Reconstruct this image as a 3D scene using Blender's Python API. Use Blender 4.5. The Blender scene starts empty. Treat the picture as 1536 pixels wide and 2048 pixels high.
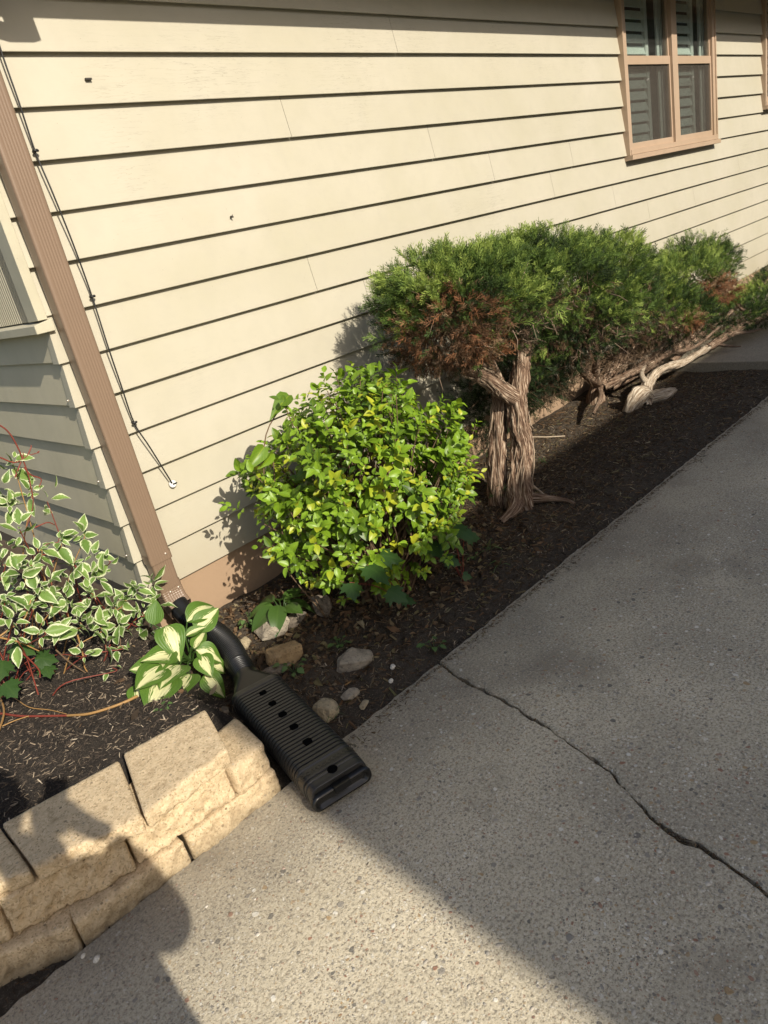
import bpy, bmesh, math, random
import numpy as np
from mathutils import Vector, Matrix, noise

S = bpy.context.scene
col = S.collection

# ------------------------------------------------------------------ camera
CAM = np.array([0.0, -2.934, 1.585])
FPX = 1404.28
RM = np.array([[0.6787108598792555, 0.6161045019863071, 0.3997084078602376],
               [-0.7068086225118315, 0.6957827316361397, 0.1277026291815436],
               [-0.19943204312469143, -0.36919051042673906, 0.9077032704501813]])   # columns: right, forward, up
cam_d = bpy.data.cameras.new("camera")
cam = bpy.data.objects.new("camera", cam_d)
col.objects.link(cam)
cm = Matrix.Identity(4)
for i in range(3):
    cm[i][0] = RM[i][0]; cm[i][1] = RM[i][2]; cm[i][2] = -RM[i][1]; cm[i][3] = CAM[i]
cam.matrix_world = cm
cam_d.sensor_fit = 'VERTICAL'; cam_d.sensor_height = 36.0; cam_d.sensor_width = 27.0
cam_d.lens = FPX / 2048 * 36.0
cam_d.clip_start = 0.05; cam_d.clip_end = 600
S.camera = cam

# ------------------------------------------------------------------ sky, sun, exposure
SUN_DIR = Vector((0.13, 0.833, -0.539)).normalized()
elev = math.asin(-SUN_DIR.z)
to_sun = -SUN_DIR
world = bpy.data.worlds.new("World"); S.world = world; world.use_nodes = True
wn = world.node_tree.nodes; wl = world.node_tree.links; wn.clear()
sky = wn.new('ShaderNodeTexSky'); sky.sky_type = 'NISHITA'; sky.sun_disc = False
sky.sun_elevation = elev; sky.sun_rotation = math.atan2(to_sun.x, to_sun.y)
sky.air_density = 1.0; sky.dust_density = 2.4; sky.ozone_density = 1.0
bg = wn.new('ShaderNodeBackground'); bg.inputs['Strength'].default_value = 0.098
wo = wn.new('ShaderNodeOutputWorld')
wl.new(sky.outputs[0], bg.inputs[0]); wl.new(bg.outputs[0], wo.inputs[0])
sun_d = bpy.data.lights.new("sun", 'SUN'); sun_d.energy = 4.7; sun_d.angle = math.radians(0.53)
sun_d.color = (1.0, 0.925, 0.79)
sun = bpy.data.objects.new("sun", sun_d); col.objects.link(sun)
sun.location = (-3, -20, 15)
sun.rotation_euler = SUN_DIR.to_track_quat('-Z', 'Y').to_euler()
S.view_settings.view_transform = 'Standard'; S.view_settings.look = 'None'
S.view_settings.exposure = 0.42; S.view_settings.gamma = 1.0
S.view_settings.use_curve_mapping = False
S.cycles.max_bounces = 8; S.cycles.transparent_max_bounces = 12
try: S.cycles.use_denoising = True
except Exception: pass

rng = random.Random(7)
nr = np.random.RandomState(11)

# ------------------------------------------------------------------ helpers
def ray(px, py):
    d = RM @ np.array([(px - 768) / FPX, 1, (1024 - py) / FPX]); return d / np.linalg.norm(d)
def at_y(px, py, y):
    d = ray(px, py); return Vector(CAM + d * ((y - CAM[1]) / d[1]))
def at_z(px, py, z):
    d = ray(px, py); return Vector(CAM + d * ((z - CAM[2]) / d[2]))

def props(o, label=None, cat=None, group=None, kind=None):
    if label: o['label'] = label
    if cat: o['category'] = cat
    if group: o['group'] = group
    if kind: o['kind'] = kind
    return o

def thing(name, loc, label, cat, group=None):
    o = bpy.data.objects.new(name, None); col.objects.link(o)
    o.location = loc; o.empty_display_size = 0.1
    return props(o, label, cat, group)

def place(o, parent):
    col.objects.link(o)
    if parent is not None:
        o.parent = parent
    return o

def wloc(p):
    v = Vector((0, 0, 0))
    while p is not None:
        v = v + p.location; p = p.parent
    return v

class MB:
    """collects shapes given in world coordinates and links them as one mesh object"""
    def __init__(s): s.v = []; s.f = []; s.sm = []
    def add(s, vs, fs, smooth=False):
        b = len(s.v); s.v += [tuple(v) for v in vs]
        for f in fs: s.f.append(tuple(b + i for i in f)); s.sm.append(smooth)
    def box(s, a, b):
        x0, y0, z0 = a; x1, y1, z1 = b
        v = [(x0,y0,z0),(x1,y0,z0),(x1,y1,z0),(x0,y1,z0),(x0,y0,z1),(x1,y0,z1),(x1,y1,z1),(x0,y1,z1)]
        s.add(v, [(0,3,2,1),(4,5,6,7),(0,1,5,4),(1,2,6,5),(2,3,7,6),(3,0,4,7)])
    def tube(s, pts, r, seg=8, cap=True):
        pts = [Vector(p) for p in pts]; n = len(pts)
        rr = [r] * n if not hasattr(r, '__len__') else list(r)
        t0 = (pts[1] - pts[0]).normalized()
        u = t0.orthogonal().normalized(); vs = []
        for i in range(n):
            t = (pts[min(i+1, n-1)] - pts[max(i-1, 0)]).normalized()
            u = (u - t * u.dot(t)).normalized(); w = t.cross(u)
            for k in range(seg):
                a = 2 * math.pi * k / seg
                vs.append(pts[i] + (u * math.cos(a) + w * math.sin(a)) * rr[i])
        fs = []
        for i in range(n - 1):
            for k in range(seg):
                k2 = (k + 1) % seg
                fs.append((i*seg+k, i*seg+k2, (i+1)*seg+k2, (i+1)*seg+k))
        s.add(vs, fs, True)
        if cap:
            b = len(s.v) - len(vs)
            s.f.append(tuple(b + k for k in reversed(range(seg)))); s.sm.append(False)
            s.f.append(tuple(b + (n-1)*seg + k for k in range(seg))); s.sm.append(False)
    def loft(s, rings, smooth=True, cap0=True, cap1=True, closed=True):
        n = len(rings[0]); b = len(s.v)
        for r in rings: s.v += [tuple(p) for p in r]
        for i in range(len(rings) - 1):
            for k in range(n if closed else n - 1):
                k2 = (k + 1) % n
                s.f.append((b+i*n+k, b+i*n+k2, b+(i+1)*n+k2, b+(i+1)*n+k)); s.sm.append(smooth)
        if cap0: s.f.append(tuple(b + k for k in reversed(range(n)))); s.sm.append(False)
        if cap1: s.f.append(tuple(b + (len(rings)-1)*n + k for k in range(n))); s.sm.append(False)
    def mesh(s, name, m, off=Vector((0,0,0))):
        me = bpy.data.meshes.new(name)
        me.from_pydata([(v[0]-off[0], v[1]-off[1], v[2]-off[2]) for v in s.v], [], s.f)
        me.polygons.foreach_set('use_smooth', s.sm)
        if m: me.materials.append(m)
        me.update(); return me
    def build(s, name, m, parent=None, bevel=0, seg=2):
        off = wloc(parent) if parent is not None else Vector((0,0,0))
        me = s.mesh(name, m, off)
        bm = bmesh.new(); bm.from_mesh(me); bmesh.ops.recalc_face_normals(bm, faces=bm.faces)
        if bevel:
            es = [e for e in bm.edges if e.is_manifold and e.calc_face_angle(0) > 0.5]
            bmesh.ops.bevel(bm, geom=es, offset=bevel, segments=seg, affect='EDGES', profile=0.5)
        bm.to_mesh(me); bm.free()
        o = bpy.data.objects.new(name, me); return place(o, parent)

def grid_mesh(name, P, m, parent=None, off=Vector((0,0,0))):
    """P: array (n, m, 3) of points -> smooth sheet"""
    n, k = P.shape[:2]
    V = P.reshape(-1, 3) - np.array(off)
    idx = np.arange(n * k).reshape(n, k)
    F = np.stack([idx[:-1,:-1], idx[1:,:-1], idx[1:,1:], idx[:-1,1:]], -1).reshape(-1, 4)
    me = np_mesh(name, V, F, m, True)
    o = bpy.data.objects.new(name, me); return place(o, parent)

def np_mesh(name, V, F, m, smooth=True, uv=None, rnd=None):
    V = np.asarray(V, np.float32); F = np.asarray(F, np.int32); q = F.shape[1]
    me = bpy.data.meshes.new(name)
    me.vertices.add(len(V)); me.vertices.foreach_set('co', V.ravel())
    me.loops.add(F.size); me.loops.foreach_set('vertex_index', F.ravel())
    me.polygons.add(len(F)); me.polygons.foreach_set('loop_start', np.arange(0, F.size, q, dtype=np.int32))
    me.polygons.foreach_set('use_smooth', np.full(len(F), smooth, dtype=bool))
    if uv is not None:
        l = me.uv_layers.new(name='UVMap'); l.data.foreach_set('uv', np.asarray(uv, np.float32)[F.ravel()].ravel())
    if rnd is not None:
        a = me.attributes.new('rnd', 'FLOAT', 'POINT'); a.data.foreach_set('value', np.asarray(rnd, np.float32))
    if m: me.materials.append(m)
    me.update(calc_edges=True); me.validate(); return me

def frames(D, roll=None, up=None):
    """array of unit directions -> rotation matrices whose x axis is the direction and z axis leans to up"""
    D = D / np.linalg.norm(D, axis=1, keepdims=True)
    U = np.tile(np.array([0, 0, 1.0]), (len(D), 1)) if up is None else up
    Yv = np.cross(U, D); Yv /= (np.linalg.norm(Yv, axis=1, keepdims=True) + 1e-9)
    Z = np.cross(D, Yv)
    if roll is not None:
        c = np.cos(roll)[:, None]; s = np.sin(roll)[:, None]
        Yv, Z = Yv * c + Z * s, Z * c - Yv * s
    return np.stack([D, Yv, Z], -1)

def scatter(bases, which, pos, rot, scale, rnd):
    """bases: list of (V, F, uv) -> one (V, F, uv, rnd)"""
    Vs = []; Fs = []; Us = []; Rs = []; b = 0
    for i, (V, F, uv) in enumerate(bases):
        k = np.where(which == i)[0]
        if len(k) == 0: continue
        W = np.einsum('nij,vj->nvi', rot[k], V) * scale[k][:, None, None] + pos[k][:, None, :]
        nv = len(V)
        Vs.append(W.reshape(-1, 3))
        Fs.append((F[None] + (np.arange(len(k)) * nv)[:, None, None] + b).reshape(-1, F.shape[1]))
        Us.append(np.tile(uv, (len(k), 1))); Rs.append(np.repeat(rnd[k], nv)); b += nv * len(k)
    return np.concatenate(Vs), np.concatenate(Fs), np.concatenate(Us), np.concatenate(Rs)

def leaf_base(prof, rows=6, cols=2, fold=0.3, curl=0.25, wave=0.0, seed=0, droop=0.0):
    """unit-length leaf along +x, face up +z; prof(u) = half width"""
    r = random.Random(seed); V = []; uv = []; F = []
    for i in range(rows + 1):
        u = i / rows; w = prof(u)
        zc = -curl * u * u + droop * math.sin(u * math.pi)
        for j in range(-cols, cols + 1):
            v = j / cols
            z = zc + fold * w * abs(v) + wave * math.sin(u * 9 + (2 if v > 0 else 0) + seed) * abs(v) * w * 2
            V.append((u - curl * 0.25 * u * u, v * w, z)); uv.append((u, 0.5 + v * 0.5))
    n = 2 * cols + 1
    for i in range(rows):
        for j in range(2 * cols):
            F.append((i*n+j, (i+1)*n+j, (i+1)*n+j+1, i*n+j+1))
    return np.array(V), np.array(F), np.array(uv)

# ------------------------------------------------------------------ material helpers
def mat(name):
    m = bpy.data.materials.new(name); m.use_nodes = True
    nt = m.node_tree; b = nt.nodes['Principled BSDF']
    return m, nt, b
def N(nt, t, **kw):
    n = nt.nodes.new(t)
    for k, v in kw.items():
        if k.startswith('i_'): n.inputs[k[2:].replace('_', ' ')].default_value = v
        else: setattr(n, k, v)
    return n
def ramp(nt, fac, stops, interp='LINEAR'):
    n = nt.nodes.new('ShaderNodeValToRGB'); n.color_ramp.interpolation = interp
    e = n.color_ramp.elements
    while len(e) < len(stops): e.new(0.5)
    for el, (p, c) in zip(e, stops):
        el.position = p; el.color = (c, c, c, 1) if not hasattr(c, '__len__') else (*c[:3], 1)
    if fac is not None: nt.links.new(fac, n.inputs[0])
    return n
def mixc(nt, f, a, b, blend='MIX'):
    n = nt.nodes.new('ShaderNodeMix'); n.data_type = 'RGBA'; n.blend_type = blend
    for s, v in ((n.inputs[0], f), (n.inputs[6], a), (n.inputs[7], b)):
        if hasattr(v, 'links') or isinstance(v, bpy.types.NodeSocket): nt.links.new(v, s)
        else: s.default_value = v if not hasattr(v, '__len__') else (*v[:3], 1)
    return n.outputs[2]
def math_(nt, op, a, b=None, clamp=False):
    n = nt.nodes.new('ShaderNodeMath'); n.operation = op; n.use_clamp = clamp
    for s, v in ((n.inputs[0], a), (n.inputs[1], b)):
        if v is None: continue
        if isinstance(v, bpy.types.NodeSocket): nt.links.new(v, s)
        else: s.default_value = v
    return n.outputs[0]
def coords(nt, scale=(1,1,1), kind='Object'):
    t = nt.nodes.new('ShaderNodeTexCoord'); mp = nt.nodes.new('ShaderNodeMapping')
    nt.links.new(t.outputs[kind], mp.inputs[0]); mp.inputs['Scale'].default_value = scale
    return mp.outputs[0]
def noise_(nt, vec, scale, detail=4, rough=0.55):
    n = nt.nodes.new('ShaderNodeTexNoise'); n.inputs['Scale'].default_value = scale
    n.inputs['Detail'].default_value = detail; n.inputs['Roughness'].default_value = rough
    nt.links.new(vec, n.inputs['Vector']); return n.outputs[0]
def vor(nt, vec, scale, feature='F1', rand=1.0):
    n = nt.nodes.new('ShaderNodeTexVoronoi'); n.feature = feature; n.inputs['Scale'].default_value = scale
    n.inputs['Randomness'].default_value = rand
    nt.links.new(vec, n.inputs['Vector']); return n
def bump(nt, b, h, strength=0.3, dist=0.01, prev=None):
    n = nt.nodes.new('ShaderNodeBump'); n.inputs['Strength'].default_value = strength
    n.inputs['Distance'].default_value = dist; nt.links.new(h, n.inputs['Height'])
    if prev is not None: nt.links.new(prev, n.inputs['Normal'])
    if b is not None: nt.links.new(n.outputs[0], b.inputs['Normal'])
    return n.outputs[0]

def m_paint(name, c, rough=0.55, dirt=0.10, grain=0.15, gscale=(2, 2, 40), crack=True):
    m, nt, b = mat(name)
    v = coords(nt); n1 = noise_(nt, v, 1.7, 5); n2 = noise_(nt, v, 14, 4)
    base = mixc(nt, ramp(nt, n1, [(0.35, 0), (0.7, 1)]).outputs[0], c, [x * (1 - dirt) * k for x, k in zip(c, (1.0, 1.0, 0.94))])
    base = mixc(nt, ramp(nt, n2, [(0.45, 0), (0.9, 0.5)]).outputs[0], base, [x * (1 - dirt * 1.6) for x in c])
    oi = nt.nodes.new('ShaderNodeObjectInfo')
    base = mixc(nt, math_(nt, 'MULTIPLY', oi.outputs['Random'], 0.10), base, [x * 0.72 for x in c])
    if name == 'siding_paint':
        tc = nt.nodes.new('ShaderNodeTexCoord'); sz = nt.nodes.new('ShaderNodeSeparateXYZ'); nt.links.new(tc.outputs['Object'], sz.inputs[0])
        lowz = math_(nt, 'ADD', sz.outputs[2], math_(nt, 'MULTIPLY', math_(nt, 'SUBTRACT', n2, 0.5), 0.35))
        base = mixc(nt, ramp(nt, lowz, [(0.25, 0.4), (0.55, 0)]).outputs[0], base, (0.30, 0.25, 0.17))
    vs = coords(nt, gscale); n3 = noise_(nt, vs, 6, 5, 0.65)
    h = n3
    if crack:
        vc = coords(nt, (2.5, 2.5, 46)); n4 = noise_(nt, vc, 1.6, 3, 0.6); n5 = noise_(nt, v, 1.1, 2)
        line = math_(nt, 'MULTIPLY', ramp(nt, n4, [(0.487, 0), (0.5, 1), (0.513, 0)]).outputs[0], ramp(nt, n5, [(0.55, 0), (0.68, 1)]).outputs[0])
        base = mixc(nt, math_(nt, 'MULTIPLY', line, 0.55), base, [x * 0.45 for x in c])
        sp = vor(nt, v, 26); sx = math_(nt, 'LESS_THAN', sp.outputs['Distance'], 0.05)
        base = mixc(nt, math_(nt, 'MULTIPLY', sx, 0.35), base, [x * 0.4 for x in c])
    nt.links.new(base, b.inputs['Base Color']); b.inputs['Roughness'].default_value = rough
    bump(nt, b, h, grain, 0.003)
    return m

SIDING = (0.44, 0.405, 0.322)
M = {}
M['siding'] = m_paint('siding_paint', SIDING, 0.5)
M['cap'] = m_paint('corner_cap_paint', SIDING, 0.45, 0.14)
M['trimcream'] = m_paint('trim_paint', (0.47, 0.435, 0.33), 0.6, 0.2, 0.3, (30, 30, 2))
M['windowtrim'] = m_paint('window_frame_paint', (0.40, 0.29, 0.205), 0.45, 0.12, 0.1, (3, 3, 3), False)
M['white'] = m_paint('white_paint', (0.75, 0.75, 0.73), 0.5, 0.05, 0.1, (3, 3, 3), False)
M['soffit'] = m_paint('soffit_paint', (0.55, 0.47, 0.33), 0.6)
M['nbwall'] = m_paint('garage_wall_paint', (0.30, 0.26, 0.20), 0.7)
M['sideboard'] = m_paint('siding_paint_sun_tint', (0.50, 0.452, 0.33), 0.55, 0.14)  # house siding paint, lightened and warmed to stand for sunlight on this wall
M['gutter'] = m_paint('gutter_brown', (0.27, 0.17, 0.11), 0.4, 0.1, 0.05, (3, 3, 3), False)
M['blind'] = m_paint('blind_slat', (0.72, 0.75, 0.73), 0.6, 0.05, 0.05, (3, 3, 3), False)

def m_simple(name, c, rough=0.5, metal=0.0, spec=0.5, nscale=30, nb=0.1, var=0.15, dist=0.003):
    m, nt, b = mat(name); v = coords(nt); n1 = noise_(nt, v, nscale, 5)
    base = mixc(nt, n1, [x * (1 + var) for x in c], [x * (1 - var) for x in c])
    nt.links.new(base, b.inputs['Base Color']); b.inputs['Roughness'].default_value = rough
    b.inputs['Metallic'].default_value = metal; b.inputs['Specular IOR Level'].default_value = spec
    if nb: bump(nt, b, n1, nb, dist)
    return m
M['downspout'] = m_simple('downspout_brown', (0.19, 0.13, 0.088), 0.38, 0, 0.5, 9, 0.02, 0.06)
M['screw'] = m_simple('screw_metal', (0.6, 0.5, 0.42), 0.3, 0.6, 0.5, 20, 0, 0.05)
M['plastic'] = m_simple('black_plastic', (0.010, 0.0098, 0.0095), 0.28, 0, 0.5, 60, 0.05, 0.2)
M['plasticdull'] = m_simple('dark_plastic', (0.026, 0.025, 0.0235), 0.42, 0, 0.5, 60, 0.05, 0.2)
M['dark'] = m_simple('hole_shade_black', (0.004, 0.004, 0.004), 1.0, 0, 0.0)  # black that paints the shade inside the drain holes
M['cable'] = m_simple('cable_black', (0.012, 0.012, 0.012), 0.5)
M['disc'] = m_simple('disc_white', (0.75, 0.74, 0.72), 0.4)
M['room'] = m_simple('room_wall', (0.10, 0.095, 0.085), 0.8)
M['bugdark'] = m_simple('nail_bug_dark', (0.03, 0.025, 0.02), 0.7)
M['twig'] = m_simple('twig_bark', (0.13, 0.085, 0.05), 0.8, 0, 0.3, 40, 0.4)
M['greytwig'] = m_simple('grey_twig_bark', (0.23, 0.165, 0.115), 0.8, 0, 0.3, 40, 0.4)
M['redtwig'] = m_simple('red_twig', (0.17, 0.035, 0.022), 0.5, 0, 0.4, 40, 0.2)
M['tantwig'] = m_simple('tan_twig', (0.30, 0.17, 0.06), 0.55, 0, 0.4, 40, 0.2)
M['grayslat'] = m_paint('grooved_panel_paint', (0.38, 0.35, 0.27), 0.7, 0.15, 0.3, (20, 20, 2), False)

def m_foundation():
    m, nt, b = mat('foundation_stucco'); v = coords(nt)
    n1 = noise_(nt, v, 2.2, 5); n2 = noise_(nt, v, 45, 5)
    base = mixc(nt, n1, (0.335, 0.228, 0.143), (0.285, 0.195, 0.125))
    tc = nt.nodes.new('ShaderNodeTexCoord'); sep = nt.nodes.new('ShaderNodeSeparateXYZ'); nt.links.new(tc.outputs['Object'], sep.inputs[0])
    low = math_(nt, 'ADD', sep.outputs[2], math_(nt, 'MULTIPLY', n2, 0.08))
    base = mixc(nt, ramp(nt, low, [(0.02, 0.75), (0.11, 0)]).outputs[0], base, (0.22, 0.15, 0.10))
    nt.links.new(base, b.inputs['Base Color']); b.inputs['Roughness'].default_value = 0.85
    bump(nt, b, math_(nt, 'ADD', n2, n1), 0.35, 0.006); return m
M['foundation'] = m_foundation()

def m_concrete(name='concrete_aggregate', peb=True):
    m, nt, b = mat(name); v = coords(nt)
    big = noise_(nt, v, 0.9, 4); mid = noise_(nt, v, 4.5, 6, 0.6); fine = noise_(nt, v, 115, 4, 0.75); f2 = noise_(nt, v, 45, 4, 0.7)
    base = mixc(nt, ramp(nt, mid, [(0.3, 0), (0.72, 1)]).outputs[0], (0.53, 0.46, 0.33), (0.62, 0.54, 0.395))
    base = mixc(nt, ramp(nt, big, [(0.44, 0.0), (0.60, 0.9)]).outputs[0], base, (0.36, 0.315, 0.235))
    base = mixc(nt, ramp(nt, fine, [(0.36, 0.9), (0.49, 0)]).outputs[0], base, (0.17, 0.14, 0.10))
    base = mixc(nt, ramp(nt, fine, [(0.54, 0), (0.68, 0.85)]).outputs[0], base, (0.70, 0.63, 0.50))
    st = noise_(nt, v, 2.1, 5, 0.6)
    base = mixc(nt, ramp(nt, st, [(0.56, 0), (0.68, 0.55)]).outputs[0], base, (0.24, 0.205, 0.15))
    base = mixc(nt, ramp(nt, f2, [(0.30, 0.6), (0.46, 0)]).outputs[0], base, (0.2, 0.17, 0.135))
    hh = fine
    hts = [math_(nt, 'MULTIPLY', fine, 0.6), math_(nt, 'MULTIPLY', f2, 0.5)]
    warp = nt.nodes.new('ShaderNodeTexNoise'); warp.inputs['Scale'].default_value = 30; nt.links.new(v, warp.inputs['Vector'])
    vw = nt.nodes.new('ShaderNodeVectorMath'); vw.operation = 'MULTIPLY_ADD'
    nt.links.new(warp.outputs['Color'], vw.inputs[0]); vw.inputs[1].default_value = (0.02, 0.02, 0.0); nt.links.new(v, vw.inputs[2])
    for sc, thr, r, amt in ((210, 0.40, 0.34, 0.85), (120, 0.52, 0.32, 0.9), (74, 0.70, 0.30, 0.9), (46, 0.86, 0.28, 0.85)):
        vo = vor(nt, vw.outputs[0], sc)
        sep = nt.nodes.new('ShaderNodeSeparateColor'); nt.links.new(vo.outputs['Color'], sep.inputs[0])
        pick = math_(nt, 'GREATER_THAN', sep.outputs[0], thr)
        rad = math_(nt, 'MULTIPLY_ADD' if False else 'MULTIPLY', sep.outputs[1], r)
        rad = math_(nt, 'ADD', rad, 0.10)
        inside = ramp(nt, math_(nt, 'SUBTRACT', vo.outputs['Distance'], rad), [(0.0, 1), (0.05, 0)]).outputs[0]
        mask = math_(nt, 'MULTIPLY', math_(nt, 'MULTIPLY', pick, inside), amt)
        if sc > 60: mask = math_(nt, 'MULTIPLY', mask, ramp(nt, mid if sc > 100 else big, [(0.36, 0.35), (0.62, 1.0)]).outputs[0])
        colr = ramp(nt, sep.outputs[2], [(0.0, (0.13, 0.12, 0.105)), (0.08, (0.26, 0.235, 0.20)), (0.3, (0.42, 0.36, 0.28)),
                                         (0.5, (0.66, 0.61, 0.52)), (0.66, (0.30, 0.245, 0.18)), (0.78, (0.74, 0.70, 0.61)), (0.90, (0.30, 0.14, 0.085)), (0.95, (0.38, 0.25, 0.12)), (1.0, (0.16, 0.155, 0.15))], 'CONSTANT').outputs[0]
        base = mixc(nt, mask, base, colr)
        hts.append(math_(nt, 'MULTIPLY', mask, 0.35))
    h = hts[0]
    for x in hts[1:]: h = math_(nt, 'ADD', h, x)
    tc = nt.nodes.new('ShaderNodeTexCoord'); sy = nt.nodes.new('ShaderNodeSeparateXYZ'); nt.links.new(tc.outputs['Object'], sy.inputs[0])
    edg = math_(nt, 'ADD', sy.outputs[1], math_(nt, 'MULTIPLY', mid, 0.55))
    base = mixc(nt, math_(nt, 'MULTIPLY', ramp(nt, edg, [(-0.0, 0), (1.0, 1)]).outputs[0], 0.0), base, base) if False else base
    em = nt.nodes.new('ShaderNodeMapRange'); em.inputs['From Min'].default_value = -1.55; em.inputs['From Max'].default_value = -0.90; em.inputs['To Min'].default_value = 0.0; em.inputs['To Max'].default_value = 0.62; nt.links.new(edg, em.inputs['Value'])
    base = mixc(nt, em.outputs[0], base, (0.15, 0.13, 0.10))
    nt.links.new(base, b.inputs['Base Color']); b.inputs['Roughness'].default_value = 0.88
    bump(nt, b, h, 0.8, 0.005); return m
M['concrete'] = m_concrete()

def m_soil(name, c1, c2, c3, sc=1.0):
    m, nt, b = mat(name); v = coords(nt)
    n1 = noise_(nt, v, 3 * sc, 6, 0.6); n2 = noise_(nt, v, 40 * sc, 6, 0.7); n3 = noise_(nt, v, 170, 3, 0.7)
    base = mixc(nt, ramp(nt, n1, [(0.35, 0), (0.65, 1)]).outputs[0], c1, c2)
    base = mixc(nt, ramp(nt, n3, [(0.52, 0), (0.72, 0.8)]).outputs[0], base, c3)
    base = mixc(nt, ramp(nt, n2, [(0.32, 0.8), (0.5, 0)]).outputs[0], base, [x * 0.45 for x in c1])
    crk = vor(nt, v, 7, 'DISTANCE_TO_EDGE'); cr = ramp(nt, crk.outputs['Distance'], [(0.0, 0), (0.03, 1)]).outputs[0]
    nt.links.new(base, b.inputs['Base Color']); b.inputs['Roughness'].default_value = 0.95; b.inputs['Specular IOR Level'].default_value = 0.15
    h = math_(nt, 'ADD', math_(nt, 'MULTIPLY', n2, 1.0), math_(nt, 'MULTIPLY', n3, 0.6))
    bump(nt, b, h, 0.9, 0.012); return m
M['soil'] = m_soil('bed_soil', (0.080, 0.064, 0.049), (0.050, 0.041, 0.032), (0.19, 0.155, 0.115))
M['mulch'] = m_soil('dark_mulch', (0.045, 0.037, 0.030), (0.028, 0.023, 0.019), (0.13, 0.105, 0.08), 1.6)
M['lawn'] = m_soil('lawn_green', (0.05, 0.08, 0.025), (0.04, 0.065, 0.02), (0.09, 0.11, 0.04))

def m_rnd(name, stops, rough=0.8, spec=0.2, interp='LINEAR', trans=0.0):
    m, nt, b = mat(name); a = nt.nodes.new('ShaderNodeAttribute'); a.attribute_name = 'rnd'
    r = ramp(nt, a.outputs['Fac'], stops, interp)
    nt.links.new(r.outputs[0], b.inputs['Base Color']); b.inputs['Roughness'].default_value = rough; b.inputs['Specular IOR Level'].default_value = spec
    if trans: translucent(nt, b, r.outputs[0], trans)
    return m
def translucent(nt, b, c, f):
    t = nt.nodes.new('ShaderNodeBsdfTranslucent'); nt.links.new(c, t.inputs[0]) if isinstance(c, bpy.types.NodeSocket) else None
    mx = nt.nodes.new('ShaderNodeMixShader'); mx.inputs[0].default_value = f
    out = [n for n in nt.nodes if n.type == 'OUTPUT_MATERIAL'][0]
    nt.links.new(b.outputs[0], mx.inputs[1]); nt.links.new(t.outputs[0], mx.inputs[2]); nt.links.new(mx.outputs[0], out.inputs[0])
M['chips_light'] = m_rnd('mulch_chips', [(0, (0.035, 0.028, 0.022)), (0.45, (0.06, 0.045, 0.035)), (0.7, (0.13, 0.10, 0.07)), (0.9, (0.26, 0.20, 0.14)), (1, (0.42, 0.35, 0.26))])
M['litter'] = m_rnd('leaf_litter', [(0, (0.03, 0.022, 0.015)), (0.4, (0.075, 0.05, 0.03)), (0.65, (0.13, 0.075, 0.04)), (0.85, (0.20, 0.145, 0.085)), (0.95, (0.13, 0.12, 0.05)), (1, (0.33, 0.27, 0.18))], 0.8, 0.2, 'LINEAR', 0.15)
M['pebble'] = m_rnd('pebble_mix', [(0, (0.20, 0.185, 0.16)), (0.1, (0.30, 0.275, 0.235)), (0.45, (0.42, 0.37, 0.30)), (0.7, (0.55, 0.50, 0.42)), (0.85, (0.33, 0.26, 0.19)), (0.93, (0.27, 0.12, 0.075)), (1.0, (0.5, 0.46, 0.40))], 0.7, 0.3)
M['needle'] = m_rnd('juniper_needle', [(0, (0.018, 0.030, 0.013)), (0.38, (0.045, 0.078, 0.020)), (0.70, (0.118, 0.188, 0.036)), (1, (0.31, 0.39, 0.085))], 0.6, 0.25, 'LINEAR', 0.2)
M['deadneedle'] = m_rnd('juniper_dead_needle', [(0, (0.05, 0.032, 0.02)), (0.45, (0.11, 0.062, 0.034)), (0.8, (0.22, 0.092, 0.04)), (1, (0.27, 0.19, 0.11))], 0.8, 0.2)

def m_leaf(name, lo, hi, yel, vein=0.35, rough=0.42, trans=0.25):
    m, nt, b = mat(name); a = nt.nodes.new('ShaderNodeAttribute'); a.attribute_name = 'rnd'
    r = ramp(nt, a.outputs['Fac'], [(0, lo), (0.55, hi), (0.86, [h * 1.12 for h in hi]), (1.0, yel)]).outputs[0]
    t = nt.nodes.new('ShaderNodeTexCoord'); sp = nt.nodes.new('ShaderNodeSeparateXYZ'); nt.links.new(t.outputs['UV'], sp.inputs[0])
    av = math_(nt, 'ABSOLUTE', math_(nt, 'SUBTRACT', sp.outputs[1], 0.5))
    mid = ramp(nt, av, [(0.0, 1), (0.05, 0)]).outputs[0]
    side = math_(nt, 'FRACT', math_(nt, 'ADD', math_(nt, 'MULTIPLY', sp.outputs[0], 7.0), math_(nt, 'MULTIPLY', av, -5.0)))
    sv = ramp(nt, math_(nt, 'ABSOLUTE', math_(nt, 'SUBTRACT', side, 0.5)), [(0.0, 1), (0.10, 0)]).outputs[0]
    ve = math_(nt, 'MAXIMUM', mid, math_(nt, 'MULTIPLY', sv, 0.45))
    v = coords(nt); n = noise_(nt, v, 60, 3)
    c = mixc(nt, math_(nt, 'MULTIPLY', ve, vein), r, [min(1, y * 1.15) for y in yel])
    c = mixc(nt, ramp(nt, n, [(0.4, 0), (0.8, 0.4)]).outputs[0], c, lo)
    nt.links.new(c, b.inputs['Base Color']); b.inputs['Roughness'].default_value = rough; b.inputs['Specular IOR Level'].default_value = 0.45
    bump(nt, b, ve, -0.25, 0.002); translucent(nt, b, c, trans)
    return m
M['bushleaf'] = m_leaf('bush_leaf', (0.022, 0.062, 0.007), (0.185, 0.31, 0.020), (0.42, 0.44, 0.03))
M['mapleleaf'] = m_leaf('maple_leaf', (0.022, 0.055, 0.010), (0.032, 0.075, 0.014), (0.06, 0.11, 0.02), 0.25, 0.5)
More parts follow.
